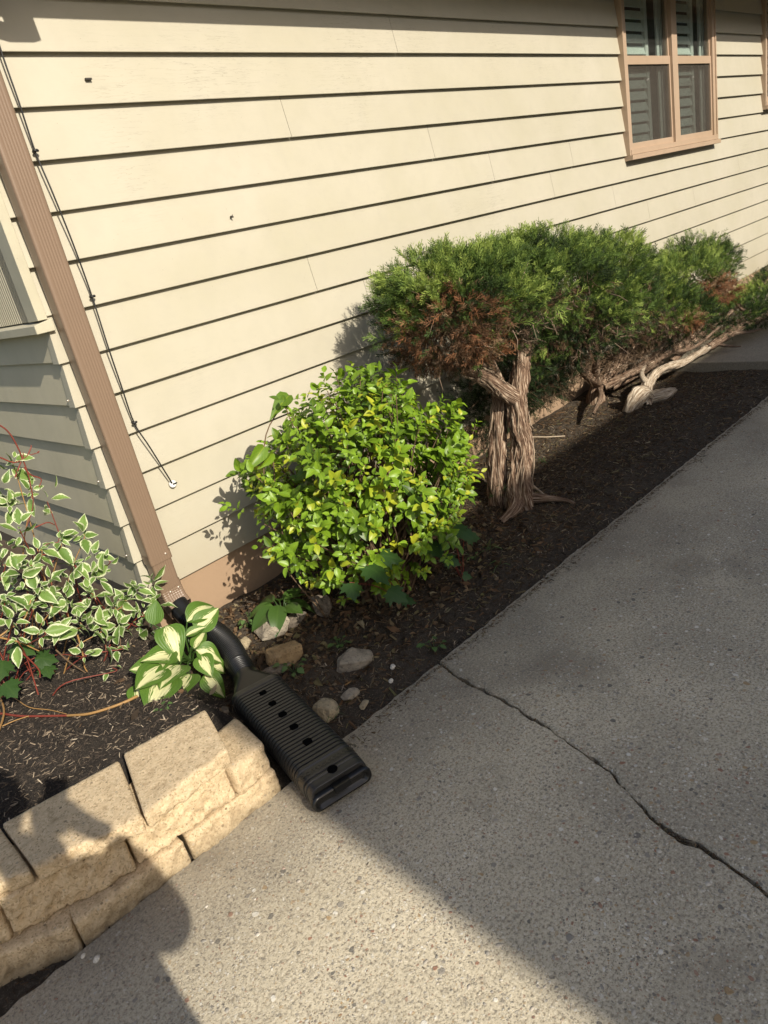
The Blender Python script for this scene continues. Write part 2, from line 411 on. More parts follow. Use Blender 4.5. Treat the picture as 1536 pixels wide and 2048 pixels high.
M['weedleaf'] = m_leaf('weed_leaf', (0.05, 0.10, 0.025), (0.09, 0.16, 0.045), (0.16, 0.24, 0.08), 0.25, 0.5)
M['hostadark'] = m_leaf('plain_hosta_leaf', (0.035, 0.075, 0.015), (0.06, 0.12, 0.02), (0.09, 0.16, 0.03), 0.25, 0.4)

def m_varieg(name, mode):
    m, nt, b = mat(name); a = nt.nodes.new('ShaderNodeAttribute'); a.attribute_name = 'rnd'
    t = nt.nodes.new('ShaderNodeTexCoord'); sp = nt.nodes.new('ShaderNodeSeparateXYZ'); nt.links.new(t.outputs['UV'], sp.inputs[0])
    av = math_(nt, 'MULTIPLY', math_(nt, 'ABSOLUTE', math_(nt, 'SUBTRACT', sp.outputs[1], 0.5)), 2.0)
    cb = nt.nodes.new('ShaderNodeCombineXYZ')
    nt.links.new(math_(nt, 'MULTIPLY', sp.outputs[0], 3.0 if mode == 'edge' else 1.0), cb.inputs[0])
    nt.links.new(math_(nt, 'MULTIPLY', sp.outputs[1], 4.0 if mode == 'edge' else 9.0), cb.inputs[1])
    nt.links.new(math_(nt, 'MULTIPLY', a.outputs['Fac'], 37.0), cb.inputs[2])
    n = noise_(nt, cb.outputs[0], 2.4, 3, 0.6)
    if mode == 'edge':      # white margin, green centre
        e = math_(nt, 'MAXIMUM', av, math_(nt, 'MULTIPLY', math_(nt, 'SUBTRACT', sp.outputs[0], 0.72), 3.4))
        e = math_(nt, 'MAXIMUM', e, math_(nt, 'SUBTRACT', 0.9, math_(nt, 'MULTIPLY', sp.outputs[0], 7.0)))
        f = math_(nt, 'ADD', e, math_(nt, 'MULTIPLY', math_(nt, 'SUBTRACT', n, 0.5), 1.1))
        w = ramp(nt, f, [(0.62, 0), (0.78, 1)]).outputs[0]
        green = mixc(nt, a.outputs['Fac'], (0.10, 0.18, 0.035), (0.19, 0.29, 0.07))
        cr = (0.60, 0.63, 0.40)
    else:                   # cream centre, green margin
        f = math_(nt, 'ADD', av, math_(nt, 'MULTIPLY', math_(nt, 'SUBTRACT', n, 0.5), 1.3))
        f = math_(nt, 'ADD', f, math_(nt, 'MULTIPLY', math_(nt, 'ABSOLUTE', math_(nt, 'SUBTRACT', sp.outputs[0], 0.5)), 0.45))
        w = ramp(nt, f, [(0.40, 1), (0.46, 0)]).outputs[0]
        w = math_(nt, 'MULTIPLY', w, math_(nt, 'GREATER_THAN', a.outputs['Fac'], 0.12))
        green = mixc(nt, n, (0.055, 0.125, 0.02), (0.12, 0.21, 0.03))
        cr = (0.64, 0.63, 0.34)
    c = mixc(nt, w, green, cr)
    st = math_(nt, 'SINE', math_(nt, 'MULTIPLY', av, 30.0 if mode != 'edge' else 3.0))
    nt.links.new(c, b.inputs['Base Color']); b.inputs['Roughness'].default_value = 0.45; b.inputs['Specular IOR Level'].default_value = 0.35
    bump(nt, b, st, 0.35 if mode != 'edge' else 0.1, 0.0012); translucent(nt, b, c, 0.22); return m
M['dogleaf'] = m_varieg('dogwood_leaf', 'edge')
M['hostaleaf'] = m_varieg('hosta_leaf', 'centre')

def m_bark(name, c1, c2, c3):
    m, nt, b = mat(name); t = nt.nodes.new('ShaderNodeTexCoord')
    mp = nt.nodes.new('ShaderNodeMapping'); nt.links.new(t.outputs['UV'], mp.inputs[0]); mp.inputs['Scale'].default_value = (3.5, 34.0, 1)
    n = noise_(nt, mp.outputs[0], 1.4, 6, 0.65); v = coords(nt); n2 = noise_(nt, v, 30, 4)
    c = ramp(nt, n, [(0.34, [x * 0.15 for x in c1]), (0.45, c1), (0.54, c2), (0.68, c3)]).outputs[0]
    c = mixc(nt, ramp(nt, n2, [(0.45, 0), (0.75, 0.5)]).outputs[0], c, [x * 0.6 for x in c1])
    nt.links.new(c, b.inputs['Base Color']); b.inputs['Roughness'].default_value = 0.9; b.inputs['Specular IOR Level'].default_value = 0.2
    bump(nt, b, n, 0.9, 0.01); return m
M['bark'] = m_bark('juniper_bark', (0.12, 0.070, 0.046), (0.27, 0.185, 0.125), (0.62, 0.51, 0.39))
M['bleached'] = m_bark('bleached_wood', (0.30, 0.22, 0.15), (0.50, 0.42, 0.32), (0.68, 0.61, 0.50))

def m_block():
    m, nt, b = mat('retaining_block'); v = coords(nt)
    n1 = noise_(nt, v, 5, 5); n2 = noise_(nt, v, 300, 3, 0.75); n3 = noise_(nt, v, 26, 6, 0.65)
    c = mixc(nt, n1, (0.72, 0.56, 0.36), (0.63, 0.485, 0.305))
    gv = vor(nt, v, 210); gs = nt.nodes.new('ShaderNodeSeparateColor'); nt.links.new(gv.outputs['Color'], gs.inputs[0])
    c = mixc(nt, ramp(nt, gs.outputs[0], [(0.0, 0.75), (0.38, 0)]).outputs[0], c, (0.34, 0.235, 0.13))
    c = mixc(nt, ramp(nt, gs.outputs[1], [(0.7, 0), (1.0, 0.7)]).outputs[0], c, (0.80, 0.66, 0.45))
    c = mixc(nt, ramp(nt, n2, [(0.55, 0), (0.72, 0.75)]).outputs[0], c, (0.66, 0.53, 0.33))
    sp = vor(nt, v, 70); s2 = nt.nodes.new('ShaderNodeSeparateColor'); nt.links.new(sp.outputs['Color'], s2.inputs[0])
    c = mixc(nt, ramp(nt, n3, [(0.30, 0.55), (0.5, 0)]).outputs[0], c, (0.36, 0.25, 0.14))
    k = math_(nt, 'MULTIPLY', math_(nt, 'GREATER_THAN', s2.outputs[0], 0.9), math_(nt, 'LESS_THAN', sp.outputs['Distance'], 0.28))
    c = mixc(nt, math_(nt, 'MULTIPLY', k, 0.8), c, ramp(nt, s2.outputs[1], [(0, (0.16, 0.11, 0.06)), (1, (0.62, 0.52, 0.38))]).outputs[0])
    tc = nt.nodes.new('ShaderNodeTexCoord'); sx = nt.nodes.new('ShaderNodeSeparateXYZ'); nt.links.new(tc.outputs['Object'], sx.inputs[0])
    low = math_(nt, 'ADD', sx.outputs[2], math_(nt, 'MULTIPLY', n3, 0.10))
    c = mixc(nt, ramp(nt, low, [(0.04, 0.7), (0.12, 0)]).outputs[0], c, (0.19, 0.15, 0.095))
    nt.links.new(c, b.inputs['Base Color']); b.inputs['Roughness'].default_value = 0.95; b.inputs['Specular IOR Level'].default_value = 0.15
    h = math_(nt, 'ADD', math_(nt, 'MULTIPLY', n2, 0.7), n3)
    bump(nt, b, h, 1.0, 0.007); return m
M['block'] = m_block()

def m_rock(name, c1, c2):
    m, nt, b = mat(name); v = coords(nt)
    n1 = noise_(nt, v, 14, 6, 0.65); n2 = noise_(nt, v, 70, 5, 0.7)
    c = mixc(nt, ramp(nt, n1, [(0.35, 0), (0.65, 1)]).outputs[0], c1, c2)
    c = mixc(nt, ramp(nt, n2, [(0.33, 0.8), (0.47, 0)]).outputs[0], c, [x * 0.4 for x in c1])
    nt.links.new(c, b.inputs['Base Color']); b.inputs['Roughness'].default_value = 0.9
    bump(nt, b, math_(nt, 'ADD', n1, n2), 0.8, 0.01); return m
M['rockgrey'] = m_rock('grey_limestone', (0.20, 0.17, 0.13), (0.36, 0.31, 0.235))
M['rocktan'] = m_rock('tan_limestone', (0.27, 0.18, 0.085), (0.43, 0.30, 0.155))
M['rockyellow'] = m_rock('yellow_limestone', (0.26, 0.21, 0.13), (0.42, 0.35, 0.23))
M['rockwhite'] = m_rock('white_pebble', (0.6, 0.55, 0.46), (0.7, 0.66, 0.58))
M['rockbrown'] = m_rock('brown_stone', (0.13, 0.105, 0.08), (0.2, 0.165, 0.125))

def m_glass():
    m, nt, b = mat('window_glass')
    out = [n for n in nt.nodes if n.type == 'OUTPUT_MATERIAL'][0]; nt.nodes.remove(b)
    tr = nt.nodes.new('ShaderNodeBsdfTransparent'); tr.inputs[0].default_value = (0.80, 0.84, 0.82, 1)
    gl = nt.nodes.new('ShaderNodeBsdfGlossy'); gl.inputs['Roughness'].default_value = 0.03
    fr = nt.nodes.new('ShaderNodeFresnel'); fr.inputs[0].default_value = 1.5
    ge = nt.nodes.new('ShaderNodeNewGeometry')
    f = math_(nt, 'MULTIPLY', math_(nt, 'MULTIPLY', fr.outputs[0], 0.9, True), math_(nt, 'SUBTRACT', 1.0, ge.outputs['Backfacing']))
    mx = nt.nodes.new('ShaderNodeMixShader'); nt.links.new(f, mx.inputs[0]); nt.links.new(tr.outputs[0], mx.inputs[1]); nt.links.new(gl.outputs[0], mx.inputs[2])
    v = coords(nt, (1, 1, 1)); n = noise_(nt, v, 9, 5, 0.7)
    df = nt.nodes.new('ShaderNodeBsdfDiffuse'); df.inputs[0].default_value = (0.30, 0.29, 0.27, 1)
    m2 = nt.nodes.new('ShaderNodeMixShader'); nt.links.new(ramp(nt, n, [(0.4, 0.03), (0.8, 0.11)]).outputs[0], m2.inputs[0])
    nt.links.new(mx.outputs[0], m2.inputs[1]); nt.links.new(df.outputs[0], m2.inputs[2]); nt.links.new(m2.outputs[0], out.inputs[0]); return m
M['glass'] = m_glass()
def m_screen():
    m, nt, b = mat('insect_screen')
    out = [n for n in nt.nodes if n.type == 'OUTPUT_MATERIAL'][0]; nt.nodes.remove(b)
    tr = nt.nodes.new('ShaderNodeBsdfTransparent'); tr.inputs[0].default_value = (0.75, 0.75, 0.75, 1)
    df = nt.nodes.new('ShaderNodeBsdfDiffuse'); df.inputs[0].default_value = (0.095, 0.083, 0.07, 1)
    v = coords(nt, (1, 1, 1)); n = noise_(nt, v, 5, 4, 0.6)
    mx = nt.nodes.new('ShaderNodeMixShader'); nt.links.new(ramp(nt, n, [(0.3, 0.40), (0.8, 0.55)]).outputs[0], mx.inputs[0])
    nt.links.new(tr.outputs[0], mx.inputs[1]); nt.links.new(df.outputs[0], mx.inputs[2]); nt.links.new(mx.outputs[0], out.inputs[0]); return m
M['screen'] = m_screen()

# =================================================================== GROUND
def sstep(a, b, x):
    t = min(1, max(0, (x - a) / (b - a))); return t * t * (3 - 2 * t)
def edge_y(x): return -1.215 - 0.025 * x
def soil_z(x, y):
    # raised bed behind the retaining wall and round the corner, falling away to the drain and the long bed
    f = min(1, max(0, (y + 0.75) / 0.5))
    t = sstep(0.80 + 0.12 * f, 0.97 + 0.22 * f, x)
    h = 0.205 * (1 - t) - 0.012 * t
    if y < -0.93: h = h * sstep(-1.12, -0.95, y) if x < 0.8 else min(h, 0.0)
    big = noise.noise(Vector((x * 2.3, y * 2.3, 0.3))) * 0.020 + noise.noise(Vector((x * 5.3, y * 5.3, 7.3))) * 0.010
    sm = noise.noise(Vector((x * 11, y * 11, 4.3))) * 0.007 + noise.noise(Vector((x * 31, y * 31, 1.3))) * 0.003
    e = sstep(0.0, 0.10, y - edge_y(x))
    z = h + (big + sm) * (0.35 + 0.65 * e) + 0.03 * sstep(-0.5, 0.0, y) * t - 0.014 * (1 - e) * t
    return z

def soil_sheet(name, x0, x1, y0, y1, d, m, kind='structure'):
    nx = int((x1 - x0) / d) + 1; ny = int((y1 - y0) / d) + 1
    P = np.zeros((nx, ny, 3))
    for i in range(nx):
        for j in range(ny):
            x = x0 + (x1 - x0) * i / (nx - 1); y = y0 + (y1 - y0) * j / (ny - 1)
            P[i, j] = (x, y, soil_z(x, y))
    o = grid_mesh(name, P, m); o['kind'] = kind; return o
soil_sheet('garden_bed_soil', 0.9, 6.2, -1.42, 0.06, 0.02, M['soil'])
soil_sheet('raised_bed_soil', -2.2, 0.92, -1.10, 3.2, 0.03, M['mulch'])
mb = MB(); mb.box((-2.3, -1.30, -0.12), (0.90, -0.5, -0.02)); o = mb.build('wall_foot_soil', M['soil']); o['kind'] = 'structure'
mb = MB()
mb.add([(-80,-80,-0.14),(80,-80,-0.14),(80,80,-0.14),(-80,80,-0.14)], [(0,1,2,3)])
lawn = mb.build('ground', M['lawn']); lawn['kind'] = 'structure'

# driveway: two concrete slabs either side of the cracked joint
crk_px = [(880,1325),(905,1345),(940,1365),(1010,1400),(1060,1432),(1100,1455),(1150,1493),(1200,1525),(1232,1556),(1262,1590),(1300,1628),(1330,1655),(1365,1676),(1400,1690),(1440,1712),(1470,1735),(1505,1762),(1536,1785)]
crack = [at_z(px, py, 0) for px, py in crk_px]
crack[0].y = edge_y(crack[0].x)
d_end = Vector((-0.27, -1.0, 0)).normalized()
for k in range(1, 60): crack.append(crack[17] + d_end * 0.09 * k + Vector((0.012 * math.sin(k * 1.7), 0, 0)))
def fine_line(pts, step, amp, seed):
    out = []
    for a, b in zip(pts[:-1], pts[1:]):
        n = max(1, int((b - a).length / step))
        for i in range(n):
            p = a + (b - a) * i / n
            out.append(p + Vector((noise.noise(p * 23 + Vector((seed, 0, 0))), noise.noise(p * 23 + Vector((0, seed, 0))), 0)) * amp
                       + Vector((noise.noise(p * 70 + Vector((seed, 5, 0))), 0, 0)) * amp * 0.5)
    out.append(pts[-1]); return out
def slab(name, poly, m):
    """poly counter-clockwise; top face, a small worn arris, then the side"""
    n = len(poly); mb = MB()
    outs = []
    for i in range(n):
        t = (poly[(i+1) % n] - poly[i-1]); t.z = 0; t.normalize(); outs.append(Vector((t.y, -t.x, 0)))
    r0 = [p + Vector((0, 0, 0)) for p in poly]; r1 = [p + o * 0.006 + Vector((0, 0, -0.007)) for p, o in zip(poly, outs)]
    r2 = [p + o * 0.006 + Vector((0, 0, -0.10)) for p, o in zip(poly, outs)]
    mb.v = [tuple(p) for p in r0 + r1 + r2]
    mb.f = [tuple(range(n))] + [(k, (k+1) % n, n+(k+1) % n, n+k)[::-1] for k in range(n)] + [(n+k, n+(k+1) % n, 2*n+(k+1) % n, 2*n+k)[::-1] for k in range(n)]
    mb.sm = [False] * len(mb.f)
    me = mb.mesh(name, m); bm = bmesh.new(); bm.from_mesh(me)
    bmesh.ops.triangulate(bm, faces=[f for f in bm.faces if len(f.verts) > 4]); bmesh.ops.recalc_face_normals(bm, faces=bm.faces)
    bm.to_mesh(me); bm.free()
    o = bpy.data.objects.new(name, me); place(o, None); o['kind'] = 'structure'; return o
def edge_line(xa, xb):
    n = int(abs(xb - xa) / 0.3) + 1
    return [Vector((xa + (xb - xa) * i / n, edge_y(xa + (xb - xa) * i / n), 0)) for i in range(n + 1)]
gapv = Vector((0.020, 0.004, 0))
cl = fine_line([p - gapv * (0.6 + 0.5 * noise.noise(p * 6)) for p in crack], 0.012, 0.009, 1.0)
cr = fine_line([p + gapv * (0.6 + 0.6 * noise.noise(p * 5)) for p in crack], 0.012, 0.009, 1.4)
yb = crack[-1].y
el = fine_line(edge_line(crack[0].x - 0.012, -8), 0.02, 0.009, 3.0)
er = fine_line(edge_line(14.0, crack[0].x + 0.012), 0.02, 0.011, 5.0)
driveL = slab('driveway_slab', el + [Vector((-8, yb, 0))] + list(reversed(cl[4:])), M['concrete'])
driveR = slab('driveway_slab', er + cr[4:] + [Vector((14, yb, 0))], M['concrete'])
mb = MB(); mb.box((-8, yb - 30, -0.12), (14, -1.19, -0.03)); o = mb.build('dirt_under_driveway', M['mulch']); o['kind'] = 'structure'
# landing slab crossing the end of the bed
lx = 5.80
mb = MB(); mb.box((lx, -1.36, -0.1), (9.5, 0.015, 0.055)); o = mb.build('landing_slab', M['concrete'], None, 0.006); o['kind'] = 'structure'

# aggregate pebbles standing a hair proud of the slabs
peb_meshes = []
for i in range(14):
    bm = bmesh.new(); bmesh.ops.create_icosphere(bm, subdivisions=1, radius=1)
    r = random.Random(i + 50)
    sx = r.uniform(0.75, 1.25); sy = r.uniform(0.55, 0.9)
    for v in bm.verts:
        v.co = Vector((v.co.x * sx, v.co.y * sy, v.co.z * 0.30)) * (1 + 0.18 * noise.noise(v.co * 1.4 + Vector((i * 3.1, 0, 0))))
    bmesh.ops.delete(bm, geom=[v for v in bm.verts if v.co.z < -0.2], context='VERTS')
    me = bpy.data.meshes.new('pebble'); bm.to_mesh(me); bm.free()
    a = me.attributes.new('rnd', 'FLOAT', 'POINT'); a.data.foreach_set('value', np.full(len(me.vertices), (i + 0.5) / 14, np.float32))
    for p in me.polygons: p.use_smooth = True
    me.materials.append(M['pebble']); peb_meshes.append(me)
pebn = 0
for i in range(2600):
    px = rng.uniform(0, 1536); py = rng.uniform(1330, 2048)
    p = at_z(px, py, 0)
    if p.y > edge_y(p.x) - 0.03: continue
    if min((p - c).length for c in crack[:24]) < 0.025: continue
    if pebn >= 290: break
    left = p.x < np.interp(-p.y, [-c.y for c in crack], [c.x for c in crack])
    o = bpy.data.objects.new('pebble', peb_meshes[int(rng.random() ** 1.0 * 14)])
    s = rng.choice([0.003, 0.0035, 0.004, 0.005, 0.0055, 0.007, 0.009])
    o.location = (p.x, p.y, -0.0004); o.scale = (s, s, s * 0.7); o.rotation_euler = (0, 0, rng.uniform(0, 6.28))
    place(o, driveL if left else driveR); pebn += 1

# =================================================================== HOUSE
E_ = 0.18; Z0 = 0.27; CX = 1.09
house = thing('house', (CX, 0.0, 0.0), 'cream lap sided house wall with tan foundation along the garden bed', 'house')
def zc(k): return Z0 + E_ * k
jpx = [(575,235),(630,560),(1105,345),(790,70),(1230,380),(985,325),(1145,300),(1390,380),(740,600),(1300,420),(1480,330),(860,250)]
joints = {}
for px, py in jpx:
    p = at_y(px, py, 0.0); joints.setdefault(int(math.floor((p.z - Z0) / E_)), []).append(p.x)
WX0, WX1, WZ0 = 5.99, 7.835, 1.671       # double window
W2X0, W2X1, W2Z0 = 9.17, 10.6, 1.909     # next window
NB = 15
for k in range(NB):
    z0 = zc(k); xs = [CX + 0.002 if z0 < 1.5 else CX + 0.0095, 13.0]
    cuts = sorted(joints.get(k, []) + ([11.2] if k % 2 else [10.9, ]))
    segs = []; a = xs[0]
    for c in cuts + [xs[1]]:
        segs.append((a, c - 0.0012)); a = c + 0.0012
    holes = []
    if z0 > WZ0 - 0.02: holes.append((WX0 + 0.03, WX1 - 0.03))
    if z0 > W2Z0 - 0.02: holes.append((W2X0 + 0.03, W2X1 - 0.03))
    for h0, h1 in holes:
        ns = []
        for s0, s1 in segs:
            if s1 <= h0 or s0 >= h1: ns.append((s0, s1)); continue
            if s0 < h0: ns.append((s0, h0))
            if s1 > h1: ns.append((h1, s1))
        segs = ns
    for s0, s1 in segs:
        if s1 - s0 < 0.01: continue
        n = max(2, int((s1 - s0) / 0.25)); mb = MB(); rings = []
        for i in range(n + 1):
            x = s0 + (s1 - s0) * i / n
            w = 0.0034 * noise.noise(Vector((x * 0.9, k * 3.7, 0))) + 0.0008 * noise.noise(Vector((x * 3.5, k * 9.1, 2)))
            dz = 0.0015 * noise.noise(Vector((x * 0.6, k * 5.1, 8)))
            rings.append([(x, 0.0 + w, z0 + 0.002 + dz), (x, 0.0008 + w, z0 + dz), (x, 0.0055 + w, z0 + dz), (x, 0.0065 + w, z0 + 0.014), (x, 0.026, z0 + 0.014), (x, 0.039, z0 + 0.205), (x, 0.0275, z0 + 0.203)])
        mb.loft(rings, False)
        mb.build('siding_board', M['siding'], house)
# side wall round the corner
for k in range(NB):
    z0 = zc(k); y0 = 0.05; y1 = 4.2
    if z0 > 1.45: y0 = 1.75
    if z0 > 1.45 and y0 >= y1: continue
    mb = MB(); rings = []
    for i in range(12):
        y = y0 + (y1 - y0) * i / 11
        w = 0.0015 * noise.noise(Vector((y * 0.9, k * 2.7, 5)))
        rings.append([(1.082 + w, y, z0 + 0.002), (1.083 + w, y, z0), (1.088 + w, y, z0), (1.089 + w, y, z0 + 0.014), (1.101, y, z0 + 0.014), (1.116, y, z0 + 0.205), (1.1035, y, z0 + 0.203)])
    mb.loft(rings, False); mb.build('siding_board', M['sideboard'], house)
# corner caps, one per course up to the side window
for k in range(0, 7):
    z0 = zc(k) - 0.006; z1 = zc(k) + 0.182
    mb = MB()
    a = 0.018
    yb = -0.0055
    rings = [[(1.077, yb, z0), (1.140, yb + 0.001, z0), (1.140, 0.012, z0), (1.098, 0.012, z0), (1.098, 0.058, z0), (1.078, 0.058, z0)],
             [(1.077 + a, yb + a, z1), (1.140, yb + a, z1), (1.140, 0.026, z1), (1.110, 0.026, z1), (1.110, 0.058, z1), (1.078 + a, 0.058, z1)]]
    mb.loft(rings, False); mb.build('corner_cap', M['cap'], house, 0.0012, 1)
    if k % 2 == 1:
        mb = MB(); mb.tube([(1.074, 0.052, z0 + 0.03), (1.086, 0.052, z0 + 0.03)], 0.004, 8); mb.build('nail', M['screw'], house)
# foundation
mb = MB()
ring = lambda x: [(x, 0.022, -0.14), (x, 0.022, 0.275), (x, 0.16, 0.275), (x, 0.16, -0.14)]
mb.loft([ring(x) for x in (1.106, 9.125)], False)
mb.loft([ring(x) for x in (9.68, 13.0)], False)
mb.box((9.125, 0.022, -0.14), (9.68, 0.16, 0.165))
mb.box((9.125, 0.09, 0.165), (9.68, 0.16, 0.275))
mb.box((1.106, 0.16, -0.14), (1.25, 4.2, 0.275))
mb.build('foundation', M['foundation'], house)
# basement window at the far end
mb = MB()
for a, b in (((9.126, 0.03, 0.166), (9.165, 0.07, 0.274)), ((9.640, 0.03, 0.166), (9.679, 0.07, 0.274)), ((9.165, 0.03, 0.166), (9.640, 0.07, 0.196))): mb.box(a, b)
bw = mb.build('basement_window', M['gutter'], house, 0.002, 1)
mb = MB(); mb.box((9.165, 0.05, 0.196), (9.64, 0.056, 0.274)); mb.build('pane', M['glass'], bw)
# wall body behind the boards, open where the windows are
mb = MB()
def wallbox(x0, x1, z0, z1): mb.box((x0, 0.041, z0), (x1, 0.14, z1))
wallbox(1.125, WX0 + 0.05, 0.276, 3.1); wallbox(WX0 + 0.05, WX1 - 0.05, 0.276, WZ0 + 0.06); wallbox(WX1 - 0.05, W2X0 + 0.05, 0.276, 3.1)
wallbox(W2X0 + 0.05, W2X1 - 0.05, 0.276, W2Z0 + 0.05); wallbox(W2X1 - 0.05, 13, 0.276, 3.1)
wallbox(WX0 + 0.05, WX1 - 0.05, 2.95, 3.1); wallbox(W2X0 + 0.05, W2X1 - 0.05, 2.95, 3.1)
mb.box((1.125, 0.14, 0.276), (1.25, 4.2, 3.1))
mb.build('wall_core', M['room'], house)
mb = MB(); mb.box((2, 4.1, 0.3), (13, 4.2, 3.1)); mb.box((2, 0.2, 0.3), (13, 4.1, 0.34)); mb.box((2, 0.15, 3.0), (13, 4.1, 3.05)); mb.box((12.9, 0.2, 0.35), (13, 4.1, 2.99)); mb.box((2, 0.2, 0.35), (2.1, 4.1, 2.99))
mb.build('room_shell', M['room'], house)

# side window bay at the corner
sw = thing('side_window', (1.08, 0.9, 1.5), 'tall grooved cream side window panel with a chunky sill round the corner', 'window')
sw.parent = house; sw.location = Vector((1.08, 0.9, 1.5)) - house.location
for k_ in ('label', 'category'): del sw[k_]
mb = MB(); n = 64; prof = []
ys = np.linspace(0.10, 1.62, n * 4 + 1)
rings = []
for y, i in zip(ys, range(len(ys))):
    dxx = 0.004 * (1 if (i % 4) < 2 else -1)
    rings.append([(1.082 + dxx, y, 1.52), (1.082 + dxx, y, 3.0)])
mb.loft(rings, False, False, False, False); mb.build('grooved_panel', M['grayslat'], sw)
mb = MB(); mb.box((1.060, -0.006, 1.519), (1.098, 0.100, 3.0)); mb.build('casing', M['trimcream'], sw, 0.0015, 1)
mb = MB(); mb.box((1.060, 1.62, 1.519), (1.10, 1.70, 3.0)); mb.build('casing', M['trimcream'], sw, 0.0015, 1)
mb = MB(); v = [(1.035,-0.016,1.472),(1.11,-0.016,1.472),(1.11,1.72,1.472),(1.035,1.72,1.472),(1.035,-0.016,1.506),(1.11,-0.016,1.518),(1.11,1.72,1.518),(1.035,1.72,1.506)]
mb.add(v, [(0,3,2,1),(4,5,6,7),(0,1,5,4),(1,2,6,5),(2,3,7,6),(3,0,4,7)]); mb.build('sill', M['trimcream'], sw, 0.002, 1)
# eaves: soffit, fascia (out of the frame above; they throw the shade line along the top of the wall)
mb = MB(); mb.box((0.7, -0.40, 2.975), (13.2, 0.03, 2.995)); mb.build('soffit', M['soffit'], house)
mb = MB(); mb.box((0.7, -0.425, 2.93), (13.2, -0.40, 3.10)); mb.build('fascia', M['gutter'], house)
mb = MB(); mb.add([(0.7,-0.43,3.10),(13.2,-0.43,3.10),(13.2,3.0,4.4),(0.7,3.0,4.4),(0.7,-0.43,3.06),(13.2,-0.43,3.06),(13.2,3.0,4.36),(0.7,3.0,4.36)], [(0,1,2,3),(7,6,5,4),(0,4,5,1),(3,2,6,7),(1,5,6,2),(0,3,7,4)])
mb.build('roof', M['gutter'], house)
gz = 2.868
mb = MB(); pr = [(-0.43, gz + 0.115), (-0.43, gz + 0.002), (-0.425, gz), (-0.49, gz), (-0.505, gz + 0.02), (-0.505, gz + 0.045), (-0.53, gz + 0.08), (-0.53, gz + 0.11), (-0.524, gz + 0.11), (-0.52, gz + 0.083), (-0.497, gz + 0.05), (-0.49, gz + 0.012), (-0.436, gz + 0.012), (-0.436, gz + 0.115)]
mb.loft([[(x, y - 0.0, z) for y, z in pr] for x in (0.69, 13.2)], False)
mb.build('gutter', M['gutter'], house)

# double window
def window(x0, x1, z0, z1, xm, label):
    w = bpy.data.objects.new('window', None); col.objects.link(w); w.parent = house
    w.location = Vector(((x0 + x1) / 2, 0, z0)) - house.location
    t = M['windowtrim']
    def part(name, boxes, m=t, bv=0.0015):
        mb = MB()
        for a, b in boxes: mb.box(a, b)
        return mb.build(name, m, w, bv, 1)
    yf = -0.030
    sl = 0.045
    mb = MB()
    mb.box((x0 + 0.02, yf - 0.004, z0 + 0.038), (x1 - 0.02, 0.03, z0 + 0.078))
    mb.box((x0, yf - 0.022, z0), (x1 + 0.005, 0.03, z0 + 0.036)); mb.build('sill', t, w, 0.002, 1)
    part('jamb', [((x0, yf, z0 + 0.036), (x0 + 0.018, 0.028, z1)), ((x0 + 0.0185, yf + 0.010, z0 + 0.078), (x0 + 0.075, 0.05, z1))])
    part('jamb', [((x1 - 0.018, yf, z0 + 0.036), (x1, 0.028, z1)), ((x1 - 0.07, yf + 0.010, z0 + 0.078), (x1 - 0.0185, 0.05, z1))])
    part('mullion', [((xm - 0.052, yf + 0.004, z0 + 0.078), (xm + 0.052, 0.05, z1))])
    zm = z0 + 0.685
    for a, b in ((x0 + 0.0755, xm - 0.0525), (xm + 0.0525, x1 - 0.0705)):
        s = part('sash', [((a, -0.004, z0 + 0.079), (b, 0.022, z0 + 0.125)), ((a, -0.004, z0 + 0.125), (a + 0.022, 0.022, zm)), ((b - 0.022, -0.004, z0 + 0.125), (b, 0.022, zm)),
                          ((a, -0.004, zm), (b, 0.022, zm + 0.062)), ((a, 0.004, zm + 0.0625), (a + 0.02, 0.03, z1)), ((b - 0.02, 0.004, zm + 0.0625), (b, 0.03, z1))])
        mb = MB(); mb.add([(a + 0.02, 0.010, z0 + 0.12), (b - 0.02, 0.010, z0 + 0.12), (b - 0.02, 0.010, zm + 0.005), (a + 0.02, 0.010, zm + 0.005)], [(0,1,2,3)]); mb.build('screen', M['screen'], s)
        mb = MB(); mb.box((a + 0.018, 0.0165, zm + 0.058), (b - 0.018, 0.020, z1)); mb.build('pane', M['glass'], s)
        mb = MB(); mb.box((a + 0.02, 0.046, z0 + 0.12), (b - 0.02, 0.050, zm + 0.03)); mb.build('pane', M['glass'], s)
        # inner shutter stile, jambs and louvres behind the glass
        for bx in [((a + 0.50, 0.060, z0 + 0.1), (a + 0.55, 0.09, z1)), ((b - 0.10, 0.060, z0 + 0.1), (b - 0.055, 0.075, z1)), ((b - 0.02, 0.060, z0 + 0.1), (b + 0.02, 0.09, z1))]: part('inner_frame', [bx], M['white'])
        n = int((z1 - z0) / 0.082)
        for i in range(n):
            zz = z0 + 0.12 + i * 0.082; mb = MB()
            mb.loft([[(x, 0.060, zz), (x, 0.064, zz - 0.004), (x, 0.088, zz + 0.060), (x, 0.084, zz + 0.064)] for x in (a + 0.02, a + 0.499)], False)
            mb.build('louvre', M['blind'], w)
        mb = MB(); mb.tube([(a + 0.42, 0.0285, zm - 0.11), (a + 0.45, 0.0285, zm - 0.095)], 0.006, 6); mb.build('latch', M['white'], s)
    return w
window(WX0, WX1, WZ0, 2.97, 6.93, '')
window(W2X0, W2X1, W2Z0, 2.97, (W2X0 + W2X1) / 2, '')
